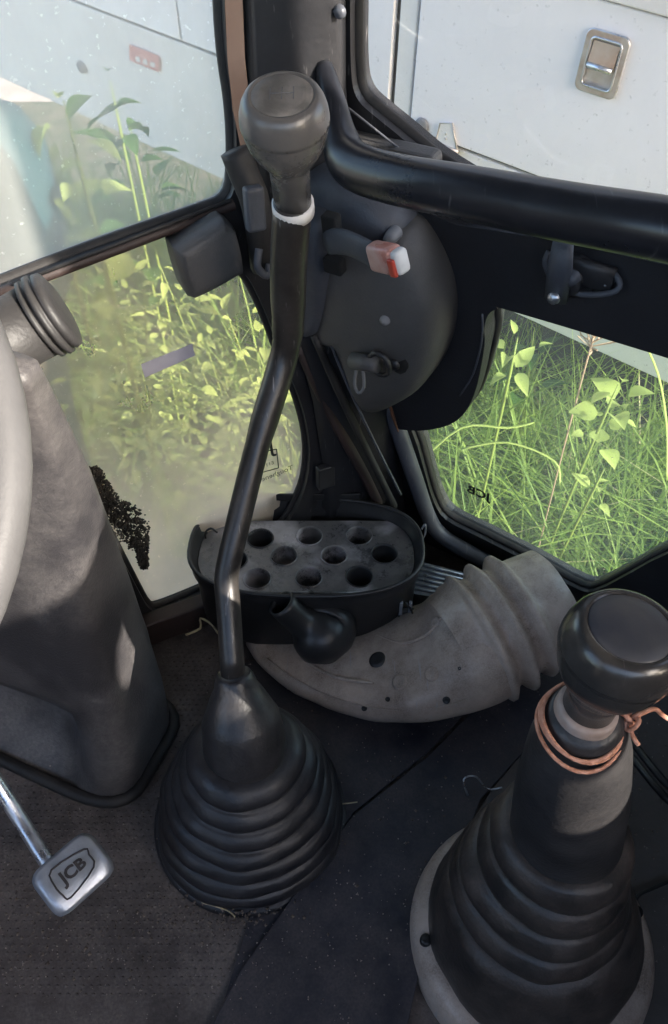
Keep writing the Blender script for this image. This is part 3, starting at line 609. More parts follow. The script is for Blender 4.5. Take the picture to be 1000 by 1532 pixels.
# ------------------------------------------------------------ short lever (right)
sv = empty('short_gear_lever', PZ(792, 1405, 0), 'short black lever with a big knob on a wide ribbed boot, at the right', 'gear lever')
K2 = PD(926, 972, .41); ax2 = Vector((.05, -.02, 1)).normalized()
M_cap2 = mat('blue_black_cap', (.045, .047, .06), (.075, .073, .075), 30, .38, bump=.1, bscale=200)
hz2 = knob(sv, K2, ax2, 1.0, M_cap2, .062)
rc2 = K2 + ax2 * (hz2 + .004)
lathe('pale_collar', [(.0148, .002), (.0172, .002), (.0180, -.001), (.0184, -.006), (.0150, -.010)], rc2, ax2, M_collar, sv, n=36)
q0 = PZ(792, 1400, .012); q1 = PZ(847, 1238, .25); q2 = rc2 - ax2 * .006
pc = sm([q1 - Vector((0, 0, .006)), q1, q1.lerp(q2, .4), q1.lerp(q2, .85), q2], 5)
tube('boot_cone', pc, [.0455] * 5 + [.0455 - .0009 * i for i in range(5)] + [.041 - .0022 * i for i in range(5)] + [.029 - .0018 * i for i in range(5)] + [.0195], M_cone, sv, n=44)
tube('boot_bellows', *[None] * 0, path=None, rad=None, mat=None) if False else None
bellows('boot_bellows', PZ(803, 1332, .125), q1, .076, .047, 4, .0075, M_rubber2, sv, steps=12, power=1.0)
bellows('boot_skirt', q0 + Vector((0, 0, .012)), PZ(803, 1332, .128), .099, .078, 1, .012, M_rubber2, sv, steps=16)
lathe('base_flange', [(.094, .026), (.106, .025), (.115, .021), (.121, .011), (.124, -.010)], q0, Z3, M_duct, sv, n=64)
for an in (186, 8):
    c = q0 + Vector((.110 * math.cos(R(an)), .110 * math.sin(R(an)), .0245)); lathe('bolt_head', [(0, .003), (.0045, .0028), (.006, .001), (.0062, -.004)], c, Z3, M_cable, sv, n=16)
# cord knotted round the neck
cr = empty('knotted_cord', rc2 - Z3 * .012, 'copper coloured cord looped and knotted around the short lever neck', 'cord')
def cord_loop(d0_, d1_, ph, nm='loop'):
    pts = []
    for i in range(36):
        a = 2 * math.pi * i / 36; drop = d0_ + d1_ * (.5 - .5 * math.sin(a + ph)) + .001 * math.sin(3 * a)
        r_ = .0222 + .30 * max(0, drop - .006)
        pts.append(rc2 - ax2 * (drop + .002) + Vector((math.cos(a) * r_, math.sin(a) * r_, 0)))
    tube(nm, pts, .0013, M_cord, cr, n=8, closed=True)
cord_loop(.008, .007, .3); cord_loop(.009, .014, .1); cord_loop(.006, .010, -.2)
kk = rc2 + Vector((.0255, -.004, -.006)); kn = []
for i in range(60):
    a = i / 60 * 2 * math.pi; kn.append(kk + Vector((.0042 * (math.sin(a) + 2 * math.sin(2 * a)) / 2, .0042 * (math.cos(a) - 2 * math.cos(2 * a)) / 2, -.0045 * math.sin(3 * a))))
tube('knot', kn, .0014, M_cord, cr, n=8, closed=True)
tube('loose_end', sm([kk, kk + Vector((.004, 0, .005)), kk + Vector((.014, .004, .004)), kk + Vector((.022, .004, -.004)), kk + Vector((.04, .0, -.016)), kk + Vector((.08, -.02, -.04))], 5), .0014, M_cord, cr, n=8)
tube('loose_end', sm([kk, kk + Vector((.001, -.006, -.007)), kk + Vector((.005, -.010, -.012))], 4), .0014, M_cord, cr, n=8)
for i, (dx, lb) in enumerate(((0, 'upper of the two black cables at the right edge'), (1, 'lower of the two black cables at the right edge'))):
    o = tube('black_cable', sm([PZ(905 + dx * -14, 1065 + dx * 14, .05), PZ(950 + dx * -8, 1115 + dx * 14, .08), PZ(1010, 1185 + dx * 22, .09), PZ(1150, 1300 + dx * 20, .03)], 5), .0045, M_cable, n=10); tag(o, lb, 'cable')

# ------------------------------------------------------------ filter housing
fh = empty('filter_pan', PZ(470, 930, .03), 'black oval filter housing with a holed plate inside, on the grey duct', 'filter housing')
ZF = .150; _a = PZ(460, 746, ZF).y; _b = PZ(460, 893, ZF).y; FC = Vector((PZ(458, 828, ZF).x, (_a + _b) / 2, ZF)); fx = .152; fy = (_a - _b) / 2; rot = R(-1)
def sup(cx, cy, a, b, z, n=64, p=2.6, k=1.0, r_=rot):
    out = []
    for i in range(n):
        t = 2 * math.pi * i / n; c = math.cos(t); s = math.sin(t)
        x = math.copysign(abs(c) ** (2 / p), c) * a * k; y = math.copysign(abs(s) ** (2 / p), s) * b * k
        out.append(Vector((cx + x * math.cos(r_) - y * math.sin(r_), cy + x * math.sin(r_) + y * math.cos(r_), z)))
    return out
def ringloft(name, loops, m, parent, capend=False, **k):
    V = []; F = []; n = len(loops[0])
    for l in loops: V += l
    for i in range(len(loops) - 1):
        for q_ in range(n): F.append((i * n + q_, i * n + (q_ + 1) % n, (i + 1) * n + (q_ + 1) % n, (i + 1) * n + q_))
    if capend: F.append(tuple(range((len(loops) - 1) * n, len(loops) * n)))
    return mk(name, V, F, m, parent, **k)
o = ringloft('pan_wall', [sup(FC.x, FC.y, fx, fy, ZF - .112, k=.93), sup(FC.x, FC.y, fx, fy, ZF - .105, k=.95), sup(FC.x, FC.y, fx, fy, ZF - .03, k=.965), sup(FC.x, FC.y, fx, fy, ZF - .022, k=.99),
     sup(FC.x, FC.y, fx, fy, ZF - .002, k=1.0), sup(FC.x, FC.y, fx, fy, ZF, k=.992), sup(FC.x, FC.y, fx, fy, ZF - .002, k=.98), sup(FC.x, FC.y, fx, fy, ZF - .012, k=.972), sup(FC.x, FC.y, fx, fy, ZF - .016, k=.94), sup(FC.x, FC.y, fx, fy, ZF - .03, k=.93), sup(FC.x, FC.y, fx, fy, ZF - .10, k=.86)], M_pan, fh, capend=True)
o2 = tube('rim_bead', sup(FC.x, FC.y, fx, fy, ZF + .0005, k=.995), .0028, M_pan, fh, n=8, closed=True)
# plate with round holes
ZP = ZF - .016
PF = Plane(Vector((FC.x, FC.y, ZP)), Vector((1, 0, 0)), Vector((0, 1, 0)))
outl = [(p.x - FC.x, p.y - FC.y) for p in sup(FC.x, FC.y, fx, fy, ZP, k=.93)]
fr_y = PZ(450, 887, ZP).y - FC.y; bk_y = PZ(450, 779, ZP).y - FC.y
outl = [(x, max(min(y, bk_y), fr_y if x > -.085 else fr_y + .006)) for x, y in outl]
outl2 = []
for p in outl:
    if not outl2 or (Vector(p) - Vector(outl2[-1])).length > .0012: outl2.append(p)
HOLES = [(390, 806), (463, 802), (537, 802), (350, 838), (425, 832), (500, 831), (575, 829), (385, 866), (462, 864), (538, 863)]
hl = []; hc = []
for (u, v) in HOLES:
    p = PZ(u, v, ZP); hc.append(p); hl.append([(p.x - FC.x + .0165 * math.cos(2 * math.pi * i / 24), p.y - FC.y + .0165 * math.sin(2 * math.pi * i / 24)) for i in range(24)])
def flat(a, b, off=0): return Vector((FC.x + a, FC.y + b, ZP + off))
PF.at = flat
sheet('holed_plate', PF, outl2, hl, M_plate, fh, t0=0, t1=-.002)
for i, p in enumerate(hc):
    lathe('hole_sleeve', [(.0185, .0008), (.0178, .0020), (.0166, .0012), (.0160, -.004), (.0148, -.028), (.001, -.032)], p, Z3, M_plate if i % 3 else M_pan, fh, n=28)
tube('plate_edge', [PF.at(-.083, fr_y - .001, .001), PF.at(.09, fr_y - .001, .001)], .0022, M_plate, fh, n=6)
mk('back_lip', *boxv(FC + Vector((.0, fy * .965, .006)), Vector((.072, 0, 0)), Vector((0, .0015, 0)), Vector((0, 0, .006))), M_pan, fh, smooth=False, bevel=.001)
# spout on the front
sp0 = PZ(482, 950, .088); sp1 = PZ(446, 926, .120); sp2 = PZ(420, 902, .148)
V, F = tubem(sm([sp0 + Vector((.02, .05, 0)), sp0 + Vector((.006, .022, .0)), sp0, sp0.lerp(sp1, .55), sp1, sp2], 4), [.028, .031, .034, .037, .039, .0395, .0395, .038, .036, .037, .034, .031, .027, .023, .020, .0185, .0175, .0172, .017, .0168, .0168][:21], 24, cap=False)
mk('spout', V, F, M_pan, fh, solid=.0025)
# clips
for (u, v, lbl) in ((606, 912, 0), (316, 800, 1)):
    if lbl == 0:
        c = PZ(u, v, .085) + Vector((0, -.004, 0)); tube('clip_wire', sm([c + Vector((0, 0, .02)), c + Vector((.012, -.01, 0)), c + Vector((.018, -.012, -.03)), c + Vector((.03, -.02, -.028)), c + Vector((.028, -.03, -.02))], 4), .0014, M_cable, fh, n=6)
        tube('clip_wire', sm([c + Vector((-.008, 0, .0)), c + Vector((-.004, -.012, -.03)), c + Vector((.012, -.018, -.04)), c + Vector((.026, -.014, -.036))], 4), .0014, M_cable, fh, n=6)
        for k in (-1, 1): mk('clip_prong', *boxv(c + Vector((.006 * k, 0, .008)), Vector((.0022, 0, 0)), Vector((0, .003, 0)), Vector((0, 0, .012))), M_greyrub, fh, smooth=False, bevel=.001)
        mk('clip_body', *boxv(c + Vector((0, .002, -.004)), Vector((.012, 0, 0)), Vector((0, .003, 0)), Vector((0, 0, .007))), M_pan, fh, smooth=False, bevel=.001)
    else:
        c = PZ(u, v, .14); tube('clip_wire', sm([c + Vector((-.004, 0, -.03)), c + Vector((-.008, 0, 0)), c + Vector((0, .004, .008)), c + Vector((.008, .004, .0))], 4), .0014, M_cable, fh, n=6)
c = PZ(630, 800, .14); tube('clip_wire', sm([c + Vector((0, .0, .01)), c + Vector((.004, 0, .02)), c + Vector((.005, .0, 0)), c + Vector((-.002, 0, -.02))], 4), .0014, M_greyrub, fh, n=6)

# ------------------------------------------------------------ the grey duct
du = empty('air_duct', PZ(640, 1040, 0), 'grey moulded air duct elbow with three ribs, lying on the cab floor', 'duct')
axp = [PZ(395, 955, .022), PZ(465, 985, .028), PZ(555, 998, .036), PZ(640, 987, .058), PZ(690, 969, .078), PZ(716, 955, .084)]
ap = sm(axp, 8); n_ = len(ap)
V = []; F = []; NS = 40
def duct_sec(c, t, hw, hz_, p=2.4):
    t = Vector((t.x, t.y, t.z)).normalized(); side = t.cross(Z3).normalized(); up = side.cross(t).normalized(); out = []
    for k in range(NS):
        a = 2 * math.pi * k / NS; cs = math.cos(a); sn = math.sin(a)
        out.append(c + side * math.copysign(abs(cs) ** (2 / p), cs) * hw + up * math.copysign(abs(sn) ** (2 / p), sn) * hz_)
    return out
loops = []
for i, c in enumerate(ap):
    s = i / (n_ - 1); t = (ap[min(i + 1, n_ - 1)] - ap[max(0, i - 1)])
    hw = .028 + (.081 - .028) * math.sin(min(1, s * 1.7) * math.pi / 2); hzz = .020 + (.080 - .020) * s ** 1.8
    if s > .85: hw -= (s - .85) * .02
    if i == 0: loops.append(duct_sec(c - t.normalized() * .02, t, .006, .006, 2.0)); loops.append(duct_sec(c - t.normalized() * .014, t, .020, .018, 2.0))
    loops.append(duct_sec(c, t, hw, hzz, 2.2))
wobble(ringloft('elbow_body', loops, M_duct, du), .003, 14)
ta = (ap[-1] - ap[-3]).normalized(); dend = PZ(822, 898, .112)
dirn = (dend - ap[-1]); Ld = dirn.length; dirn = dirn.normalized(); side_ref = Z3
path = []; rad = []
prof = [(-.05, .074), (-.03, .079), (-.012, .082), (-.007, .084), (-.003, .0885), (.001, .0935), (.006, .0935), (.010, .0895), (.015, .084), (.021, .0805), (.028, .0805), (.033, .085), (.037, .090), (.042, .0945), (.047, .0945), (.051, .090), (.056, .0835), (.062, .0795), (.069, .0795), (.073, .083), (.077, .088), (.082, .092), (.087, .0915), (.091, .087), (.096, .080), (.101, .0765), (.115, .0755), (.135, .074), (.157, .072), (.158, .067), (.12, .065)]
for h_, r_ in prof: path.append(ap[-1] + dirn * h_ * (Ld / .145)); rad.append(r_ * .93)
wobble(tube('ribbed_sleeve', path, rad, M_duct, du, n=48, cap=False, ref=Z3), .002, 15)
# moulded humps, dimples and label on the body
for (u, v, z, r_) in ((646, 1005, .150, .008), (598, 1022, .13, .007), (690, 895, .150, .006), (668, 1048, .115, .0045)):
    pass
def onduct(u, v):
    """first hit of a ray with the duct body"""
    from mathutils.bvhtree import BVHTree
    b = BVHTree.FromPolygons(DV, DF); r_ = b.ray_cast(CAM, ray(u, v).normalized()); return r_[0], r_[1]
DV = []; 
for l in loops: DV += l
DF = [(i * NS + q_, i * NS + (q_ + 1) % NS, (i + 1) * NS + (q_ + 1) % NS, (i + 1) * NS + q_) for i in range(len(loops) - 1) for q_ in range(NS)]
for (u, v, r_, m) in ((565, 986, .010, M_pan), (645, 1008, .008, M_duct), (598, 1020, .0085, M_duct), (668, 1048, .004, M_pan), (652, 930, .006, M_duct), (580, 1046, .0025, M_pan), (545, 1060, .003, M_pan), (688, 1000, .002, M_pan)):
    h, nn_ = onduct(u, v)
    if h is None: continue
    if nn_.dot(CAM - h) < 0: nn_ = -nn_
    lathe('dimple' if m == M_duct else 'plug', [(0, .0008), (r_ * .5, .0009), (r_ * .8, .0018), (r_, .0014), (r_ * 1.2, -.001)], h, nn_, m, du, n=20)
for a in (((560, 948), (600, 962), (640, 948), (668, 915)), ((620, 900), (650, 905), (662, 890)), ((450, 985), (500, 1012), (560, 1022))):
    pp_ = [onduct(u, v)[0] for u, v in a]
    if all(p is not None for p in pp_): tube('moulded_ridge', sm(pp_, 4), [.001] + [.0022] * (len(pp_) * 4 - 5) + [.001], M_duct, du, n=8)

pp_ = [onduct(u, v)[0] for u, v in ((400, 985), (450, 1020), (520, 1050), (600, 1062), (680, 1052), (722, 1030))]
pp_ = [p for p in pp_ if p is not None]
if len(pp_) > 2: tube('moulded_seam', sm(pp_, 4), .0012, M_duct, du, n=6)
# striped sill plate between the housing and the side window
sp_ = empty('sill_plate', PZ(650, 860, .05), 'ribbed metal sill plate behind the grey duct, below the side window', 'plate')
A_ = PZ(612, 836, .06); B_ = PZ(716, 862, .06); C_ = PZ(690, 900, .06); D_ = PZ(600, 885, .06)
mk('plate', [A_, B_, C_, D_] + [p - Z3 * .06 for p in (A_, B_, C_, D_)], [(0, 1, 2, 3), (7, 6, 5, 4), (0, 4, 5, 1), (1, 5, 6, 2), (2, 6, 7, 3), (3, 7, 4, 0)], M_frame, sp_, smooth=False)
for k in range(6):
    s = .1 + k * .15; tube('rib', [A_.lerp(D_, s) + Z3 * .001, B_.lerp(C_, s) + Z3 * .001], .0018, M_steel, sp_, n=6)

# base ledge under the front window with dirt
o = mk('wall_ledge', *boxv(PL.at(.06, .022, .012), PL.e1 * .13, PL.n * .012, Z3 * .022), M_brown, smooth=False, bevel=.003); tag(o, kind='structure')
V = []; F = []
o = tube('wire_scrap', sm([PZ(u, v, .03) for u, v in ((278, 950), (300, 940), (300, 925), (318, 935), (330, 950), (352, 945), (350, 960))], 3), .0016, M_straw, n=6); tag(o, 'tangle of pale wire on the floor left of the filter housing', 'wire')

# ------------------------------------------------------------ steering console, left
cn = empty('steering_console', PZ(120, 1140, 0), 'dark grey moulded steering console rising from the floor at left', 'console')
def rquad(P, z, n=6, f=.28, m=6):
    P = [Vector((p[0], p[1], z)) for p in P]; out = []
    for i in range(4):
        a = P[i - 1]; b = P[i]; c = P[(i + 1) % 4]; s = b.lerp(a, f); e = b.lerp(c, f)
        for k in range(n + 1): t = k / n; out.append(s * (1 - t) ** 2 + b * 2 * t * (1 - t) + e * t * t)
        nx_ = c.lerp(b, f)
        for k in range(1, m): out.append(e.lerp(nx_, k / m))
    return out
def hollow(l, b, z):
    q = []
    for p in l:
        if p.y < b.y + .10:
            dx = b.x - p.x; u_ = max(0, min(1, (dx - .035) / .04)); u_ = u_ * u_ * (3 - 2 * u_); h_ = max(0, min(1, (.15 - z) / .05)) * max(0, min(1, (z - .005) / .03)); h_ = h_ * h_ * (3 - 2 * h_)
            p = p + Vector((0, .055 * u_ * h_, 0))
        q.append(p)
    return q
def corner(u, v, z): p = PZ(u, v, z); return (p.x, p.y)
secs = []
CR = [(0.0, 273, 1062, 182, 1218), (.02, 272, 1048, 182, 1204), (.05, 267, 1024, 179, 1177), (.08, 262, 1000, 176, 1150), (.10, 256, 982, 172, 1131), (.12, 251, 964, 168, 1112), (.14, 245, 946, 164, 1093), (.16, 240, 928, 160, 1075), (.20, 228, 897, 150, 1037), (.26, 212, 850, 135, 980), (.36, 182, 770, 110, 870), (.45, 152, 690, 90, 760), (.53, 110, 605, 60, 660), (.58, 82, 548, 40, 600), (.60, 70, 528, 30, 575)]
for (z, u1, v1, u2, v2) in CR:
    c = PZ(u1, v1, z); b = PZ(u2, v2, z); secs.append(hollow(rquad([(b.x - .23, b.y + .10 * (1 - z)), (b.x, b.y), (c.x, c.y), (c.x - .25, c.y + .09)], z), b, z))
body = wobble(ringloft('console_body', secs, M_console, cn, capend=True), .003, 7)
lip = secs[0]; ctr = sum(lip, Vector((0, 0, 0))) / len(lip)
tube('base_lip', [ctr + (p - ctr) * 1.045 + Z3 * .006 for p in lip], .0075, M_seal, cn, n=10, closed=True)
# steering wheel: hub, rim and spokes, mostly outside the picture
wn = Vector((.34, -.52, .78)).normalized(); wc = PD(-778, 690, .36)
sw = empty('steering_wheel', wc, 'pale grey steering wheel, only its rim edge showing at far left', None, parent=cn)
wx = Vector((1, 0, 0)); wx = (wx - wn * wx.dot(wn)).normalized(); wy = wn.cross(wx)
tube('rim', [wc + wx * math.cos(a * math.pi / 36) * .225 + wy * math.sin(a * math.pi / 36) * .225 for a in range(72)], .0150, M_wheel, sw, n=20, closed=True)
lathe('hub', [(0, .01), (.03, .01), (.04, .004), (.045, -.03), (.03, -.04)], wc, wn, M_cover, sw, n=32)
for a in (70, 180, 290): tube('spoke', [wc + (wx * math.cos(R(a)) + wy * math.sin(R(a))) * .03, wc + (wx * math.cos(R(a)) + wy * math.sin(R(a))) * .222], .010, M_cover, sw, n=10, sy=.6)
tube('column', [wc - wn * .03, wc - wn * .2], .03, M_cover, sw, n=20)

# indicator stalk
sk_ = empty('indicator_stalk', PD(30, 500, .60), 'dark grey stalk switch with a ringed end cap, beside the steering wheel', None, parent=cn)
s0 = PD(0, 512, .60); s1 = PD(58, 480, .60); s2 = PD(92, 461, .60)
def cyl(nm, a, b, r_, m, prof=None):
    ax = (b - a); L_ = ax.length
    lathe(nm, prof or [(0, 0), (r_, 0), (r_, L_), (0, L_)], a, ax, m, sk_, n=36)
M_stalk = mat('stalk_plastic', (.022, .021, .022), (.034, .032, .032), 12, .5, bump=.2, bscale=300, dust=.15, dustc=(.12, .11, .10))
cyl('barrel', s0 - (s1 - s0) * 1.2, s1, .0285, M_stalk)
ax_ = (s2 - s0).normalized()
lathe('end_cap', [(0, 0), (.029, 0), (.0315, .001), (.0315, .004), (.0285, .0045), (.0285, .0065), (.0325, .0075), (.0325, .011), (.029, .0115), (.029, .0135), (.031, .0145), (.0300, .019), (.024, .021), (0, .021)], s1, ax_, M_stalk, sk_, n=40)
o = mk('blue_label', [], [], None, sk_) if False else None

# brown post seen behind the console through the dirty glass
bp = tube('exhaust_post', [PD(95, 480, 1.15), PD(150, 640, 1.12), PD(185, 780, 1.10), PD(215, 900, 1.09)], .034, M_brown, n=16) if False else None

# black crusty mud stuck on the glass
V = []; F = []
path = [(140, 700), (152, 730), (166, 758), (182, 775), (200, 795), (212, 822), (216, 850)]
wid = [10, 16, 22, 34, 30, 12, 7]
rnd = random.Random(5)
for i in range(2600):
    s = rnd.random() * (len(path) - 1.001); k = int(s); f = s - k
    u = path[k][0] * (1 - f) + path[k + 1][0] * f; v = path[k][1] * (1 - f) + path[k + 1][1] * f; wd = wid[k] * (1 - f) + wid[k + 1] * f
    u += rnd.uniform(-1, 1) * wd * .8; v += rnd.uniform(-1, 1) * wd * .5
    p = PL.px(u, v, -.015 + rnd.random() ** 2 * .010); r_ = rnd.uniform(.0006, .0024) * (1.8 if rnd.random() < .06 else 1); n = len(V)
    for a in range(6):
        dvec = [Vector((1, 0, 0)), Vector((-1, 0, 0)), Vector((0, 1, 0)), Vector((0, -1, 0)), Z3, -Z3][a]; V.append(p + dvec * r_ * rnd.uniform(.5, 1.5))
    F += [(n, n + 2, n + 4), (n + 2, n + 1, n + 4), (n + 1, n + 3, n + 4), (n + 3, n, n + 4), (n + 2, n, n + 5), (n + 1, n + 2, n + 5), (n + 3, n + 1, n + 5), (n, n + 3, n + 5)]
# add right lobe
o = mk('mud_clump', V, F, M_mud, smooth=False); tag(o, 'crusty black clump stuck to the lower front window beside the console', 'dirt clump')

# ------------------------------------------------------------ pedal
pd = empty('pedal', PZ(60, 1230, .06), 'silver metal pedal with a raised maker badge, at bottom left', 'pedal')
c4 = [PZ(43, 1312, .12), PZ(128, 1240, .12), PZ(176, 1306, .105), PZ(92, 1374, .105)]
ex = (c4[1] - c4[0]); ey = (c4[0] - c4[3]); cc = sum(c4, Vector((0, 0, 0))) / 4
exn = ex.normalized(); eyn = (ey - exn * ey.dot(exn)).normalized(); nzv = exn.cross(eyn).normalized()
if nzv.dot(CAM - cc) < 0: nzv = -nzv
W_ = ex.length / 2; H_ = abs(ey.dot(eyn)) / 2
prof = []
for i in range(13):
    t = -1 + i / 6; y = H_ * t; hh = .006 * (1 - t * t) if abs(t) < .8 else .006 * (1 - t * t)
    prof.append((y, hh))
V = []; F = []; nx = 15
for (y, hh) in prof:
    for i in range(nx):
        t = -1 + 2 * i / (nx - 1); rnd_ = 1.0
        yy = y; xx = W_ * t; cr_ = .012
        ax_x = W_ - cr_; ay_y = H_ - cr_
        if abs(xx) > ax_x and abs(yy) > ay_y:
            dx = abs(xx) - ax_x; dy = abs(yy) - ay_y; d_ = math.hypot(dx, dy); mxd = max(dx, dy)
            if d_ > 0: sc_ = mxd / d_; xx = math.copysign(ax_x + dx * sc_, xx); yy = math.copysign(ay_y + dy * sc_, yy)
        V.append(cc + exn * xx + eyn * yy + nzv * (hh - .004 * max(0, abs(t) - .85) / .15))
ny = len(prof)
for j in range(ny - 1):
    for i in range(nx - 1): F.append((j * nx + i, j * nx + i + 1, (j + 1) * nx + i + 1, (j + 1) * nx + i))
pad = mk('pad', V, F, M_pedal, pd, solid=.005)
def onpad(x, y, off=.0): 
    t = y / H_; return cc + exn * x + eyn * y + nzv * (.006 * (1 - t * t) + .0027 + off)
Vt, Ft = text_mesh('JCB', 1.0, .035); xs = [p.x for p in Vt]; ys = [p.y for p in Vt]; kx = W_ * .86 / (max(xs) - min(xs)); ky = H_ * .62 / (max(ys) - min(ys))
cx_ = (max(xs) + min(xs)) / 2; cy_ = (max(ys) + min(ys)) / 2
flip = 1 if exn.cross(eyn).dot(nzv) > 0 else -1
o = mk('badge_letters', [onpad((p.x - cx_) * kx + .000, (p.y - cy_) * ky * (1.0 - .25 * ((p.x - cx_) * kx / W_)) * flip, .0006) for p in Vt], Ft, M_logo, pd, smooth=False, solid=.0006)
bl = [(-.60, .10), (-.42, .62), (.60, .40), (.62, .10), (.52, -.38), (-.44, -.66), (-.58, -.40)]
tube('badge_border', [onpad(x * W_, y * H_, .0004) for x, y in [tuple(v) for v in sm([Vector(b) for b in bl], 3, True)]], .0009, M_logo, pd, n=6, closed=True)
tube('arm', sm([PZ(-90, 1075, .22), PZ(-20, 1150, .17), PZ(30, 1225, .13), PZ(68, 1285, .115), PZ(85, 1305, .105)], 4), .0075, M_steel, pd, n=14)

# ------------------------------------------------------------ outside: ground, truck, plants
g = mk('ground', [(-60, -60, GROUND), (60, -60, GROUND), (60, 60, GROUND), (-60, 60, GROUND)], [(0, 1, 2, 3)], M_soil, smooth=False); tag(g, kind='structure')
# truck frame of reference from its door edges (it stands a little tilted)
hd = -(RT * (-2500) + UP * (1566) + FW * FPX).normalized()
dn = (RT * 10 - UP * 904 + FW * FPX).normalized()
TU = (-dn - hd * (-dn).dot(hd)).normalized()
PTK = Plane(PZ(840, 500, -.04), hd, TU)
if PTK.e2.z < 0: PTK.e2 = -PTK.e2
if PTK.e1.x < 0: PTK.e1 = -PTK.e1
0 and print("TRUCK N", PTK.n, PTK.e1, PTK.e2, PTK.n.dot(SUN), "LN", PL.n, "RN", PR.n)
tk = empty('white_truck_body', PTK.o, 'white box body of a parked truck, close beside the cab, with locker doors', 'truck')
def tab(*pp): return [PTK.pab(*p) for p in pp]
aR = PTK.pab(1000, 300)[0] + .35; aL = -4.5; aD = PTK.pab(620, 100)[0]; aP = PTK.pab(591, 100)[0]
bB = PTK.pab(900, 528)[1]; bG = (PTK.pab(610, 192)[1] + PTK.pab(885, 295)[1]) / 2; bT = PTK.pab(960, 11)[1]
def tbox(nm, a0, a1, b0, b1, o0, o1, m, par=tk, bevel=.003):
    c = PTK.at((a0 + a1) / 2, (b0 + b1) / 2, (o0 + o1) / 2)
    return mk(nm, *boxv(c, PTK.e1 * (a1 - a0) / 2, PTK.e2 * (b1 - b0) / 2, PTK.n * (o1 - o0) / 2), m, par, smooth=False, bevel=bevel)
tbox('box_body', aL, aR, bB, bB + 2.0, -1.2, -.012, M_gap)
tbox('lower_rail', aL, aR, bB, bG - .004, -.012, 0, M_truckrail)
tbox('locker_door', aD + .004, aR - .03, bG + .004, bT - .004, -.012, .004, M_truck)
tbox('door_post', aP + .003, aD - .003, bG + .003, bT + .6, -.012, .0, M_truckrail)
a_ = aP - .003
k = 0
for wdt in (.62, .62, .62, .62, .62):
    tbox('locker_door', a_ - wdt, a_ - .006, bG + .004, bT - .004, -.012, .003, M_truck); a_ -= wdt
tbox('upper_rail', aL, aR, bT, bT + .05, -.012, .012, M_truckrail)
tbox('upper_panel', aL, aR, bT + .054, bB + 2.0, -.012, 0, M_truck)
# latch with recessed paddle
lt = empty('paddle_latch', PTK.px(905, 140), 'recessed metal paddle latch on the large white locker door', 'latch')
la = tab((880, 38), (942, 52), (930, 148), (866, 132)); lc = (sum(p[0] for p in la) / 4, sum(p[1] for p in la) / 4)
lw_ = .5 * ((la[1][0] - la[0][0]) + (la[2][0] - la[3][0])) * .5; lh = .5 * abs((la[0][1] - la[3][1]) + (la[1][1] - la[2][1])) * .5
def rr2(hw, hh, r_, n=5):
    o_ = []
    for cx_, cy_, s0_ in ((hw - r_, hh - r_, 0), (-hw + r_, hh - r_, 90), (-hw + r_, -hh + r_, 180), (hw - r_, -hh + r_, 270)):
        for k in range(n + 1): a = R(s0_ + 90 * k / n); o_.append((lc[0] + cx_ + r_ * math.cos(a), lc[1] + cy_ + r_ * math.sin(a)))
    return o_
PTf = PTK
sheet('latch_frame', PTK, rr2(lw_, lh, .012), [rr2(lw_ * .70, lh * .76, .008)], M_zinc, lt, t0=.011, t1=.0045, bevel=.001)
tube('rim', [PTK.at(p[0], p[1], .011) for p in rr2(lw_ * .72, lh * .78, .008)], .0022, M_steel, lt, n=8, closed=True)
tube('outer_rim', [PTK.at(p[0], p[1], .0085) for p in rr2(lw_ * .98, lh * .985, .012)], .002, M_steel, lt, n=8, closed=True)
sheet('pocket', PTK, rr2(lw_ * .71, lh * .77, .008), [], M_zinc, lt, t0=.0055, t1=.0045)
M_paddle = mat('paddle_zinc', (.38, .27, .2), (.5, .40, .32), 30, .4, metal=.6, bump=.15)
mk('paddle', [PTK.at(lc[0] - lw_ * .62, lc[1] + lh * .66, .007), PTK.at(lc[0] + lw_ * .62, lc[1] + lh * .66, .007), PTK.at(lc[0] + lw_ * .62, lc[1] - lh * .06, .014), PTK.at(lc[0] - lw_ * .62, lc[1] - lh * .06, .014)], [(0, 1, 2, 3)], M_paddle, lt, smooth=False, solid=.003)
tube('paddle_lip', [PTK.at(lc[0] - lw_ * .6, lc[1] - lh * .08, .016), PTK.at(lc[0] + lw_ * .6, lc[1] - lh * .08, .016)], .005, M_steel, lt, n=8)
# hinge catch at the door foot and the rubber stops
hc_ = empty('hasp_plate', PTK.px(668, 215), 'small white metal hinge plate at the foot of the large locker door', 'hinge')
ha = tab((654, 216), (662, 182), (680, 182), (687, 222)); 
sheet('leaf', PTK, ha, [], M_truckrail, hc_, t0=.0085, t1=.0045, bevel=.001)
tube('wire_edge', [PTK.at(p[0], p[1], .0085) for p in ha], .0016, M_zinc, hc_, n=6, closed=True)
tube('hinge_barrel', [PTK.px(652, 214, .008), PTK.px(686, 228, .008)], .0055, M_zinc, hc_, n=10)
for (u, v) in ((667, 200), (667, 207)): lathe('rivet', [(0, .002), (.002, .0015), (.003, 0)], PTK.px(u, v, .0085), PTK.n, M_zinc, hc_, n=8)
for (u, v, lb) in ((632, 188, 'round grey rubber stop at the large door corner, left of the hinge plate'), (564, 160, 'round grey rubber stop on the narrow door beside the window edge'), (122, 100, 'round grey rubber stop seen faintly through the dusty front window')):
    o = lathe('rubber_stop', [(0, .006), (.012, .006), (.016, .004), (.0165, 0)], PTK.px(u, v, .0045), PTK.n, M_greyrub, n=24); tag(o, lb, 'rubber stop')
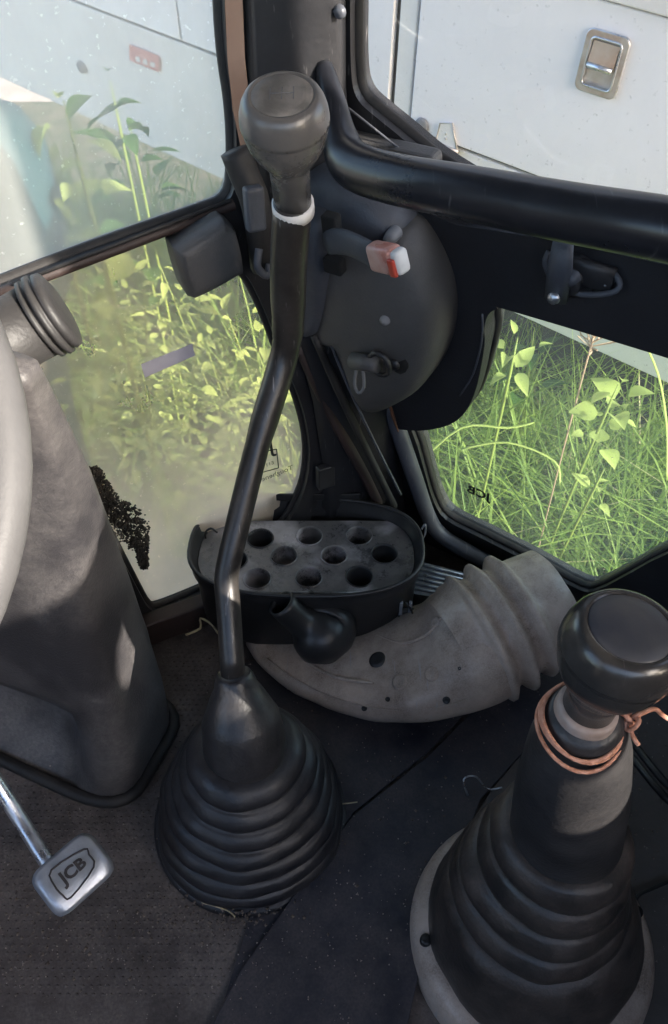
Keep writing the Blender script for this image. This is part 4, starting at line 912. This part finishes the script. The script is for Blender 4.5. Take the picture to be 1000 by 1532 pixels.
# red and white reflector label
lbq = [(193, 66), (238, 84), (238, 108), (194, 90)]
lo = mk('reflector_label', [PTK.px(u, v, .006) for u, v in lbq] + [PTK.px(u, v, .005) for u, v in lbq], [(0, 1, 2, 3), (7, 6, 5, 4), (0, 4, 5, 1), (1, 5, 6, 2), (2, 6, 7, 3), (3, 7, 4, 0)], M_redprint, smooth=False); tag(lo, 'faded red label with pale marks on the white truck, seen through the front window', 'label')
for k in range(3):
    u = 203 + k * 11; mk('pale_mark', [PTK.px(u, 84 + k * 4, .0068), PTK.px(u + 7, 86 + k * 4, .0068), PTK.px(u + 7, 94 + k * 4, .0068), PTK.px(u, 91 + k * 4, .0068)], [(0, 1, 2, 3)], M_white, lo, smooth=False)
# wheel under the truck
for da, lb in ((-1.0, 'front'), ):
    c = PTK.at(aR - .5, bB - .25, -.5); tl = tube('truck_tyre', [c + PTK.n * .12, c + PTK.n * .1, c - PTK.n * .1, c - PTK.n * .12], [.30, .33, .33, .30], M_seal, n=40); tag(tl, 'black tyre in the shade under the white truck', 'tyre')

# teal drum outside the front window
dr = empty('teal_barrel', PZ(30, 640, GROUND), 'dark teal plastic barrel outside the upper front window, at far left', 'barrel')
dc = PD(-22, 315, 1.25)
lathe('barrel_body', [(0, .16), (.06, .158), (.095, .14), (.118, .10), (.122, .0), (.112, -.12), (.07, -.2), (.05, -.4), (.05, GROUND - dc.z)], dc, Z3, M_teal, dr, n=40)
lathe('lid', [(0, .18), (.03, .178), (.034, .16)], dc, Z3, M_teal, dr, n=24)
# brown board leaning beside it
o = mk('leaning_board', *boxv(PD(-20, 235, 1.30), Vector((.03, 0, .0)), Vector((0, .006, 0)), Vector((-.06, 0, .12))), M_brown, smooth=False, bevel=.002); tag(o, 'brown board leaning at the left edge of the front window', 'board')

# grass: one mass of blades
def outside(p):
    q_ = Vector((p.x, p.y, 0)); a = (q_ - Vector((PL.o.x, PL.o.y, 0))).dot(PL.n); b = (q_ - Vector((PR.at(0, bz(PR, 0)).x, PR.at(0, bz(PR, 0)).y, 0))).dot(Vector((PR.n.x, PR.n.y, 0)).normalized())
    return a < -.07 or b < -.03
V = []; F = []
rg = random.Random(3)
def truck_front(p): return (p - PTK.o).dot(PTK.n)
def blade(base, h, lean, az_, wd, segs=4):
    d = Vector((math.cos(az_), math.sin(az_), 0)); s = Vector((-d.y, d.x, 0)); n = len(V)
    for i in range(segs + 1):
        t = i / segs; c = base + d * (lean * h * t * t) + Z3 * (h * (t - .28 * lean * t * t * t)); w_ = wd * (1 - t ** 1.6) * .5 + .0003
        V.append(c - s * w_); V.append(c + s * w_)
    for i in range(segs): F.append((n + 2 * i, n + 2 * i + 1, n + 2 * i + 3, n + 2 * i + 2))
cnt = 0; tries = 0
while cnt < 15000 and tries < 150000:
    tries += 1
    p = Vector((rg.uniform(-2.6, 1.7), rg.uniform(.75, 4.5), GROUND))
    if not outside(p): continue
    if truck_front(p + Z3 * (-.04 - GROUND)) < -.7: continue
    # bare ground strip in front of the lower front window
    a = -(Vector((p.x, p.y, 0)) - Vector((PL.o.x, PL.o.y, 0))).dot(PL.n)
    al = (Vector((p.x, p.y, 0)) - PL.o).dot(PL.e1)
    if al < .55 + .1 * math.sin(p.y * 9):
        if a < 1.25 + .25 * math.sin(al * 5) and rg.random() > .03: continue
    if p.y > 3 and rg.random() < .5: continue
    right = al >= .5
    h = (rg.uniform(.45, .95) if (p - PR.o).dot(PR.n) > -.75 else rg.uniform(.35, .75)) if right else rg.uniform(.25, .62)
    if rg.random() < .10: h *= 1.25
    h = min(h, 1.0)
    blade(p, h, rg.uniform(.1, 1.1) if rg.random() < .7 else rg.uniform(.8, 1.8), rg.uniform(0, 6.283), rg.uniform(.004, .0125)); cnt += 1
# short ground cover
for i in range(9000):
    p = Vector((rg.uniform(-2.4, 1.6), rg.uniform(.8, 4.0), GROUND))
    if not outside(p) or truck_front(p + Z3 * (-.04 - GROUND)) < -.7: continue
    a = -(Vector((p.x, p.y, 0)) - Vector((PL.o.x, PL.o.y, 0))).dot(PL.n); al = (Vector((p.x, p.y, 0)) - PL.o).dot(PL.e1)
    if al < .55 and a < 1.35 and rg.random() > .04: continue
    blade(p, rg.uniform(.08, .3), rg.uniform(.2, 1.2), rg.uniform(0, 6.283), rg.uniform(.006, .016), 2)
go = mk('tall_grass', V, F, M_grass, smooth=True, origin=(0, 1.5, GROUND)); tag(go, 'tall green grass growing between the cab and the white truck', 'grass', kind='stuff')
gs = mk('grass_soil', [PZ(0, 0, 0)] * 0 + [Vector((.35, .7, GROUND + .004)), Vector((3, .3, GROUND + .004)), Vector((3, 6, GROUND + .004)), Vector((-3, 6, GROUND + .004)), Vector((-2.2, 1.55, GROUND + .004)), Vector((-.2, 2.15, GROUND + .004)), Vector((.28, 1.6, GROUND + .004))], [(0, 1, 2, 3, 4, 5, 6)], M_ground, smooth=False); tag(gs, kind='structure')

V = []; F = []
for i in range(900):
    p = Vector((rg.uniform(-2.2, 1.5), rg.uniform(.85, 3.2), GROUND))
    if not outside(p) or truck_front(p + Z3 * (-.04 - GROUND)) < -.5: continue
    a = -(Vector((p.x, p.y, 0)) - Vector((PL.o.x, PL.o.y, 0))).dot(PL.n); al = (Vector((p.x, p.y, 0)) - PL.o).dot(PL.e1)
    if al < .55 and a < 1.2 and rg.random() > .05: continue
    blade(p, rg.uniform(.3, .9) * (1 if al > .5 else .65), rg.uniform(.4, 1.9), rg.uniform(0, 6.283), rg.uniform(.003, .006))
M_dry = leafmat('dry_grass', (.40, .36, .16), (.62, .56, .34), .35)
dg_ = mk('dry_grass', V, F, M_dry, smooth=True, origin=(0, 1.5, GROUND)); tag(dg_, 'dry straw coloured blades mixed through the green grass', 'grass', kind='stuff')
# leafy weeds: stem plus separate leaves sharing one mesh
def leaf_mesh(name, m, ratio=.62):
    V = []; F = []; rows = 7
    for i in range(rows):
        t = i / (rows - 1); w_ = ratio * .5 * math.sin(math.pi * min(1, t ** .7)) + .004; z = -.22 * t * t
        V += [(-w_, t, z + w_ * .28), (0, t, z), (w_, t, z + w_ * .28)]
    for i in range(rows - 1):
        for k in range(2): F.append((3 * i + k, 3 * i + k + 1, 3 * i + 3 + k + 1, 3 * i + 3 + k))
    me = bpy.data.meshes.new(name); me.from_pydata(V, [], F); me.materials.append(m)
    for p in me.polygons: p.use_smooth = True
    return me
LB_ = leaf_mesh('leaf_bright', M_leafb); LD_ = leaf_mesh('leaf_shaded', M_leafd); LW_ = leaf_mesh('leaf_broad', M_leafb, .85)
rw = random.Random(8)
def weed(top, label, me, nl, size, spread, lean=0.05, height=.4, sr=.0032, group='leafy weeds growing between the cab and the truck'):
    base = Vector((top.x + rw.uniform(-1, 1) * lean, top.y + rw.uniform(0, 1) * lean, GROUND))
    t = empty('leafy_weed', base, label, 'weed', group)
    pth_ = sm([base, base.lerp(top, .5) + Vector((rw.uniform(-.02, .02), rw.uniform(-.02, .02), 0)), top], 5)
    tube('stem', pth_, [sr] * (len(pth_) - 1) + [.0009], M_stem, t, n=6)
    for i in range(nl):
        s = (1 - (i / max(1, nl - 1)) * height / max(.1, (top - base).length)); p = base.lerp(top, s)
        yaw = i * 2.4 + rw.uniform(-.4, .4); o = bpy.data.objects.new('leaf', me); col.objects.link(o); o.parent = t
        o.location = p - base + Vector((-math.sin(yaw), math.cos(yaw), 0)) * spread * .14 * rw.random() + Vector((rw.uniform(-1, 1), rw.uniform(-1, 1), rw.uniform(-.6, .6))) * spread * spread * .07
        sz = size * rw.uniform(.45, 1.25) * (.6 + .4 * min(1, (i + 1) / 4)); o.scale = (sz * rw.uniform(.7, 1.1), sz, sz * rw.uniform(.4, 2.2))
        o.rotation_euler = (rw.uniform(-.35, .75), rw.uniform(-.4, .4), yaw)
    return t
weed(PD(925, 575, 1.36), 'bright broad leaved weed standing over the grass in the low side window', LW_, 14, .046, .3, height=.14)
weed(PD(775, 505, 1.32), 'small bright leaved weed at upper left of the low side window', LB_, 7, .045, .3, height=.08)
weed(PD(800, 490, 1.75), 'weed with shade coloured leaves at the top of the low side window', LD_, 10, .07, .5, height=.2)
weed(PD(905, 700, 1.42), 'smaller pale weed below the broad leaved one in the side window', LB_, 6, .04, .3, height=.10)
weed(PD(95, 150, 1.15), 'tall bright leaved weed behind the upper front window, top one', LW_, 7, .055, .3, height=.18)
weed(PD(60, 215, 1.18), 'bright yellow leaved weed above the teal barrel in the front window', LB_, 9, .06, .3, height=.16)
weed(PD(135, 300, 1.18), 'broad leaved weed right of the teal barrel', LW_, 9, .06, .3, height=.22)
weed(PD(165, 120, 1.5), 'tall weed with shade coloured leaves against the white truck, left one', LD_, 20, .085, .5, height=.42)
weed(PD(195, 190, 1.55), 'tall weed with shade coloured leaves against the white truck, right one', LD_, 18, .08, .5, height=.36)
for i, (u, v, t_, lb) in enumerate(((150, 400, 1.35, 'at the top left of the lower front window'), (235, 385, 1.45, 'left of the square cover'), (270, 445, 1.4, 'just below the square cover'), (340, 470, 1.35, 'below and right of the square cover'), (380, 510, 1.3, 'beside the upper lever bend'), (190, 440, 1.55, 'behind the dirty glass above the lilac sticker'), (310, 520, 1.45, 'right of the lilac sticker'), (430, 620, 1.25, 'between the lever and the pillar'), (112, 425, 1.2, 'right beside the stalk end cap'), (140, 470, 1.3, 'at the left edge of the lower front window'), (215, 420, 1.22, 'in the middle of the lower front window top'), (300, 430, 1.25, 'right under the square cover corner'))):
    weed(PD(u, v, t_), 'yellow green small leaved weed ' + lb, LB_, 54, .030, .8, lean=.3, height=.5, sr=.0016)
# dry seed head
sh = empty('dry_seed_head', PZ(890, 560, GROUND), 'dry pinkish seed head on a thin stalk at the top of the low side window', 'flower')
tp_ = PD(888, 505, 1.33); tube('stalk', sm([Vector((tp_.x + .02, tp_.y + .03, GROUND)), tp_ - Z3 * .3, tp_], 4), .0016, M_flower, sh, n=5)
L_ = []
for i in range(26):
    a = rw.uniform(0, 6.28); e = rw.uniform(.1, 1.3); d = Vector((math.cos(a) * math.cos(e), math.sin(a) * math.cos(e), math.sin(e))) * rw.uniform(.02, .05)
    s_ = tp_ - Z3 * rw.uniform(0, .02); L_.append(tubem([s_, s_ + d * .6 + Vector((rw.uniform(-.005, .005), 0, 0)), s_ + d], [.0008, .0012, .0016], 4))
V, F = join_parts(L_); mk('seed_spray', V, F, M_flower, sh, smooth=False)
# long arching blades in front of the side window
for i, (pts, lb) in enumerate(((((690, 672), (760, 662), (830, 690), (838, 725)), 'long arching pale blade crossing the middle of the low side window'), (((620, 700), (690, 640), (760, 640), (800, 632)), 'pale straw blade crossing left in the low side window'), (((958, 500), (985, 560), (998, 640), (998, 720)), 'upright pale blade at the right of the low side window'))):
    P_ = sm([PD(u, v, 1.22) for u, v in pts], 4); o = tube('grass_blade', P_, [.0012] + [.0026] * (len(P_) - 2) + [.0006], M_leafb, n=6, sx=.25); tag(o, lb, 'grass blade')
